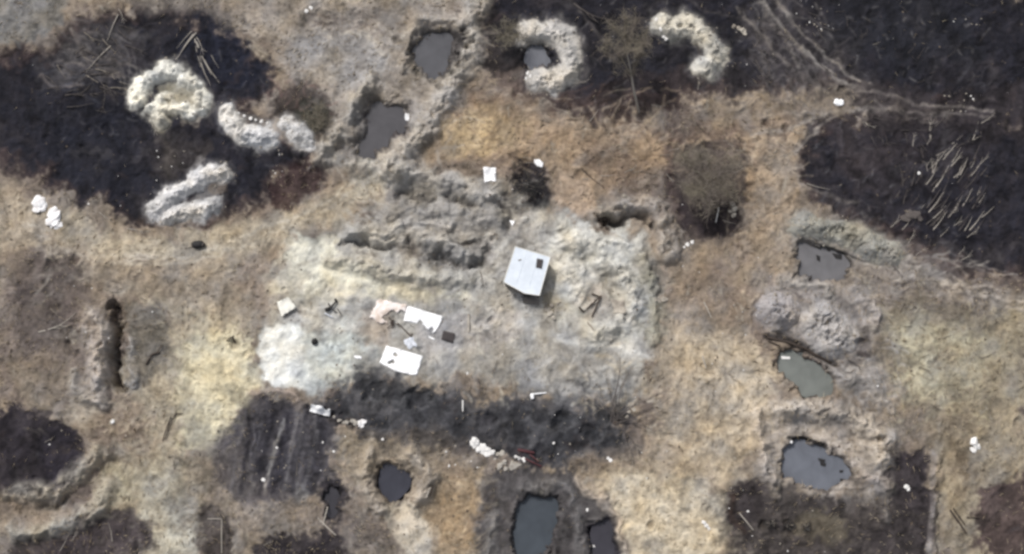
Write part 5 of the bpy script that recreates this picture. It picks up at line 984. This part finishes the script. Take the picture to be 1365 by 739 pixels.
bunch(690,150,1060,240,44,-5,35,.7,2.0,['wood','darkwood','palewood'],'brushwood stick on the orange sand strip','brushwood on the orange sand', name='fallen_stick', cat='stick')
bunch(960,160,1060,320,22,-30,50,.6,1.8,['wood','darkwood','palewood'],'brushwood stick on the sandy strip beside the round bare tree','brushwood by the bare tree', name='fallen_stick', cat='stick')
bunch(60,340,230,420,18,-10,40,.6,1.8,['wood','darkwood'],'brushwood stick on the brown left ground','brushwood on the left ground', name='fallen_stick', cat='stick')
bunch(150,600,420,735,20,60,50,.6,1.6,['wood','darkwood'],'brushwood stick on the lower left ground','brushwood on the lower left ground', name='fallen_stick', cat='stick')
bunch(1190,380,1310,560,16,-20,45,.6,1.8,['wood','darkwood'],'brushwood stick on the yellow right ground','brushwood on the right ground', name='fallen_stick', cat='stick')
# ------------------------------------------------------------------ trees
def tree(name, label, bx, by, cx, cy, zc, rc, mat, n_l1=9, n_tw=420, seed=1, low=.45, trunk=True, sq=.6, wd=.022):
    rr = random.Random(seed); b = G(bx, by); x, y = P(cx, cy, b.z+zc); c = Vector((x, y, b.z+zc))-b
    e = empty(name, b); tag(e, label, 'tree')
    top = c*.62; mid = top*.5+Vector((rr.uniform(-.2, .2), rr.uniform(-.2, .2), .1))
    v, f = tube([Vector((0, 0, -.2)), mid, top, c], [.16, .12, .085, .03], 8); mesh('trunk', v, f, M['palewood'] if trunk else M['twig'], e, None, True)
    limbs = []; parts = []
    for i in range(n_l1):
        t = rr.uniform(low, 1); s = top.lerp(c, (t-low)/(1-low)) if t > .7 else mid.lerp(top, t); a = 2*math.pi*i/n_l1+rr.uniform(-.4, .4); r_ = rc*rr.uniform(.55, .95)
        en = Vector((c.x+math.cos(a)*r_, c.y+math.sin(a)*r_, c.z+rr.uniform(-.5, .8)*rc*sq)); m_ = s.lerp(en, .5)+Vector((rr.uniform(-.2, .2), rr.uniform(-.2, .2), .25))
        limbs.append((s, m_, en)); parts.append(tube([s, m_, en], [.05, .03, .01], 5))
    v, f = join(parts); mesh('limbs', v, f, M['wood'], e)
    V = []; F = []
    for k in range(n_tw):
        s, m_, en = rr.choice(limbs); t = rr.random()**.7; q = s.lerp(m_, t*2) if t < .5 else m_.lerp(en, t*2-1)
        for j in range(3):
            d = Vector((rr.gauss(0, 1), rr.gauss(0, 1), rr.gauss(.3, .7))).normalized(); L_ = rc*rr.uniform(.12, .42); p = q+d*L_; sd = d.cross(Vector((0, 0, 1))).normalized()*wd*rr.uniform(.5, 1.2); o_ = len(V)
            pm = q+d*L_*.5+Vector((rr.gauss(0, 1), rr.gauss(0, 1), rr.gauss(0, 1)))*L_*.1
            V += [q-sd, q+sd, pm+sd*.7, pm-sd*.7, p, pm+Vector((0, 0, -wd))]; F += [(o_, o_+1, o_+2, o_+3), (o_+3, o_+2, o_+4), (o_+3, o_+5, o_+2)]
            if rr.random() < .4: q = p
    mesh('twigs', V, F, mat, e); return e
tree('bare_tree', 'brushy bare tree with a pale thin trunk on the black ground near the top', 852, 150, 832, 52, 6.5, 2.9, M['twig_green'], 10, 700, 3)
tree('bare_tree', 'broad round bare tree over the brown ground right of the dugout', 945, 262, 944, 240, 3.2, 4.3, M['twig_green'], 20, 850, 5, sq=.35)
tree('scorched_shrub', 'thin charred bush in the black scorched patch above the shed', 708, 262, 706, 248, 1.3, 1.9, M['dark'], 9, 260, 17)
tree('scorched_shrub', 'dark olive scorched shrub in the brown hollow beside the pale knob', 425, 165, 424, 158, 1.2, 1.9, M['twig'], 9, 260, 7)
tree('scorched_shrub', 'dark brushy shrub between the diagonal ridge and the horseshoe mound', 680, 62, 676, 45, 2.0, 2.4, M['twig'], 9, 260, 8)
tree('scorched_shrub', 'low dark shrub at the corner of the black plot, lower right', 1193, 604, 1190, 600, .9, 1.1, M['burntwood'], 8, 120, 9)
for i, (x, y, lab) in enumerate([(1028,699,'dark tuft with a bright stone, first of three beside the black bank'),(1052,702,'dark tuft in the middle of three beside the black bank'),(1075,705,'smallest dark tuft of three beside the black bank')]):
    tree('dark_tuft', lab, x, y, x, y-2, .5, .55+.2*(i < 2), M['dark'], 6, 60, 20+i, wd=.03)
# the felled bare tree at the right end of the ash belt: limbs fan out from one foot
b = G(820, 562); e = empty('fallen_bare_tree', b); tag(e, 'bare uprooted tree with long limbs fanning over the ash and sand', 'tree'); parts = []; rr = random.Random(12)
for tx, ty, zz, r_ in [(827,470,2.2,.07),(845,487,2.0,.06),(836,500,1.6,.05),(815,520,1.2,.05),(808,500,1.6,.05),(800,515,1.0,.05),(858,535,1.2,.06),(885,522,1.5,.06),(890,545,1.0,.05),(875,548,.8,.05),(850,600,.4,.05),(890,573,.5,.05),(835,530,1.4,.05),(895,530,1.2,.04),(800,545,.8,.05),(845,620,.3,.05)]:
    x, y = P(tx, ty, b.z+zz); en = Vector((x, y, b.z+zz))-b; m_ = en*.5+Vector((rr.uniform(-.6, .6), rr.uniform(-.6, .6), .25)); m2 = m_.lerp(en, .5)+Vector((rr.uniform(-.3, .3), rr.uniform(-.3, .3), 0)); s0 = Vector((rr.uniform(-.5, .5), rr.uniform(-.4, .4), .1)); v, f = tube([s0, s0.lerp(m_, .5)+Vector((rr.uniform(-.2, .2), rr.uniform(-.2, .2), .1)), m_, m2, en], [r_*1.1, r_, r_*.8, r_*.5, .012], 5); lb = mesh('limb', v, f, M['burntwood'], e); parts = []
    for k in range(6):
        t = rr.uniform(.35, 1); q = (m_*(1-(t-.35)) + en*(t-.35)/1.0) if t < .6 else m_.lerp(en, (t-.5)*2); d = (en.normalized()+Vector((rr.gauss(0, .5), rr.gauss(0, .5), rr.gauss(.1, .3)))).normalized()*rr.uniform(.4, 1.3); parts.append(tube([m_.lerp(en, t), m_.lerp(en, t)+d*.5, m_.lerp(en, t)+d], [.03, .02, .008], 4))
    v, f = join(parts); mesh('twigs', v, f, M['wood'], lb)
v, f = lumpm(.4, 77, .7, 2, .5); mesh('root_plate', v, f, M['darkwood'], e)
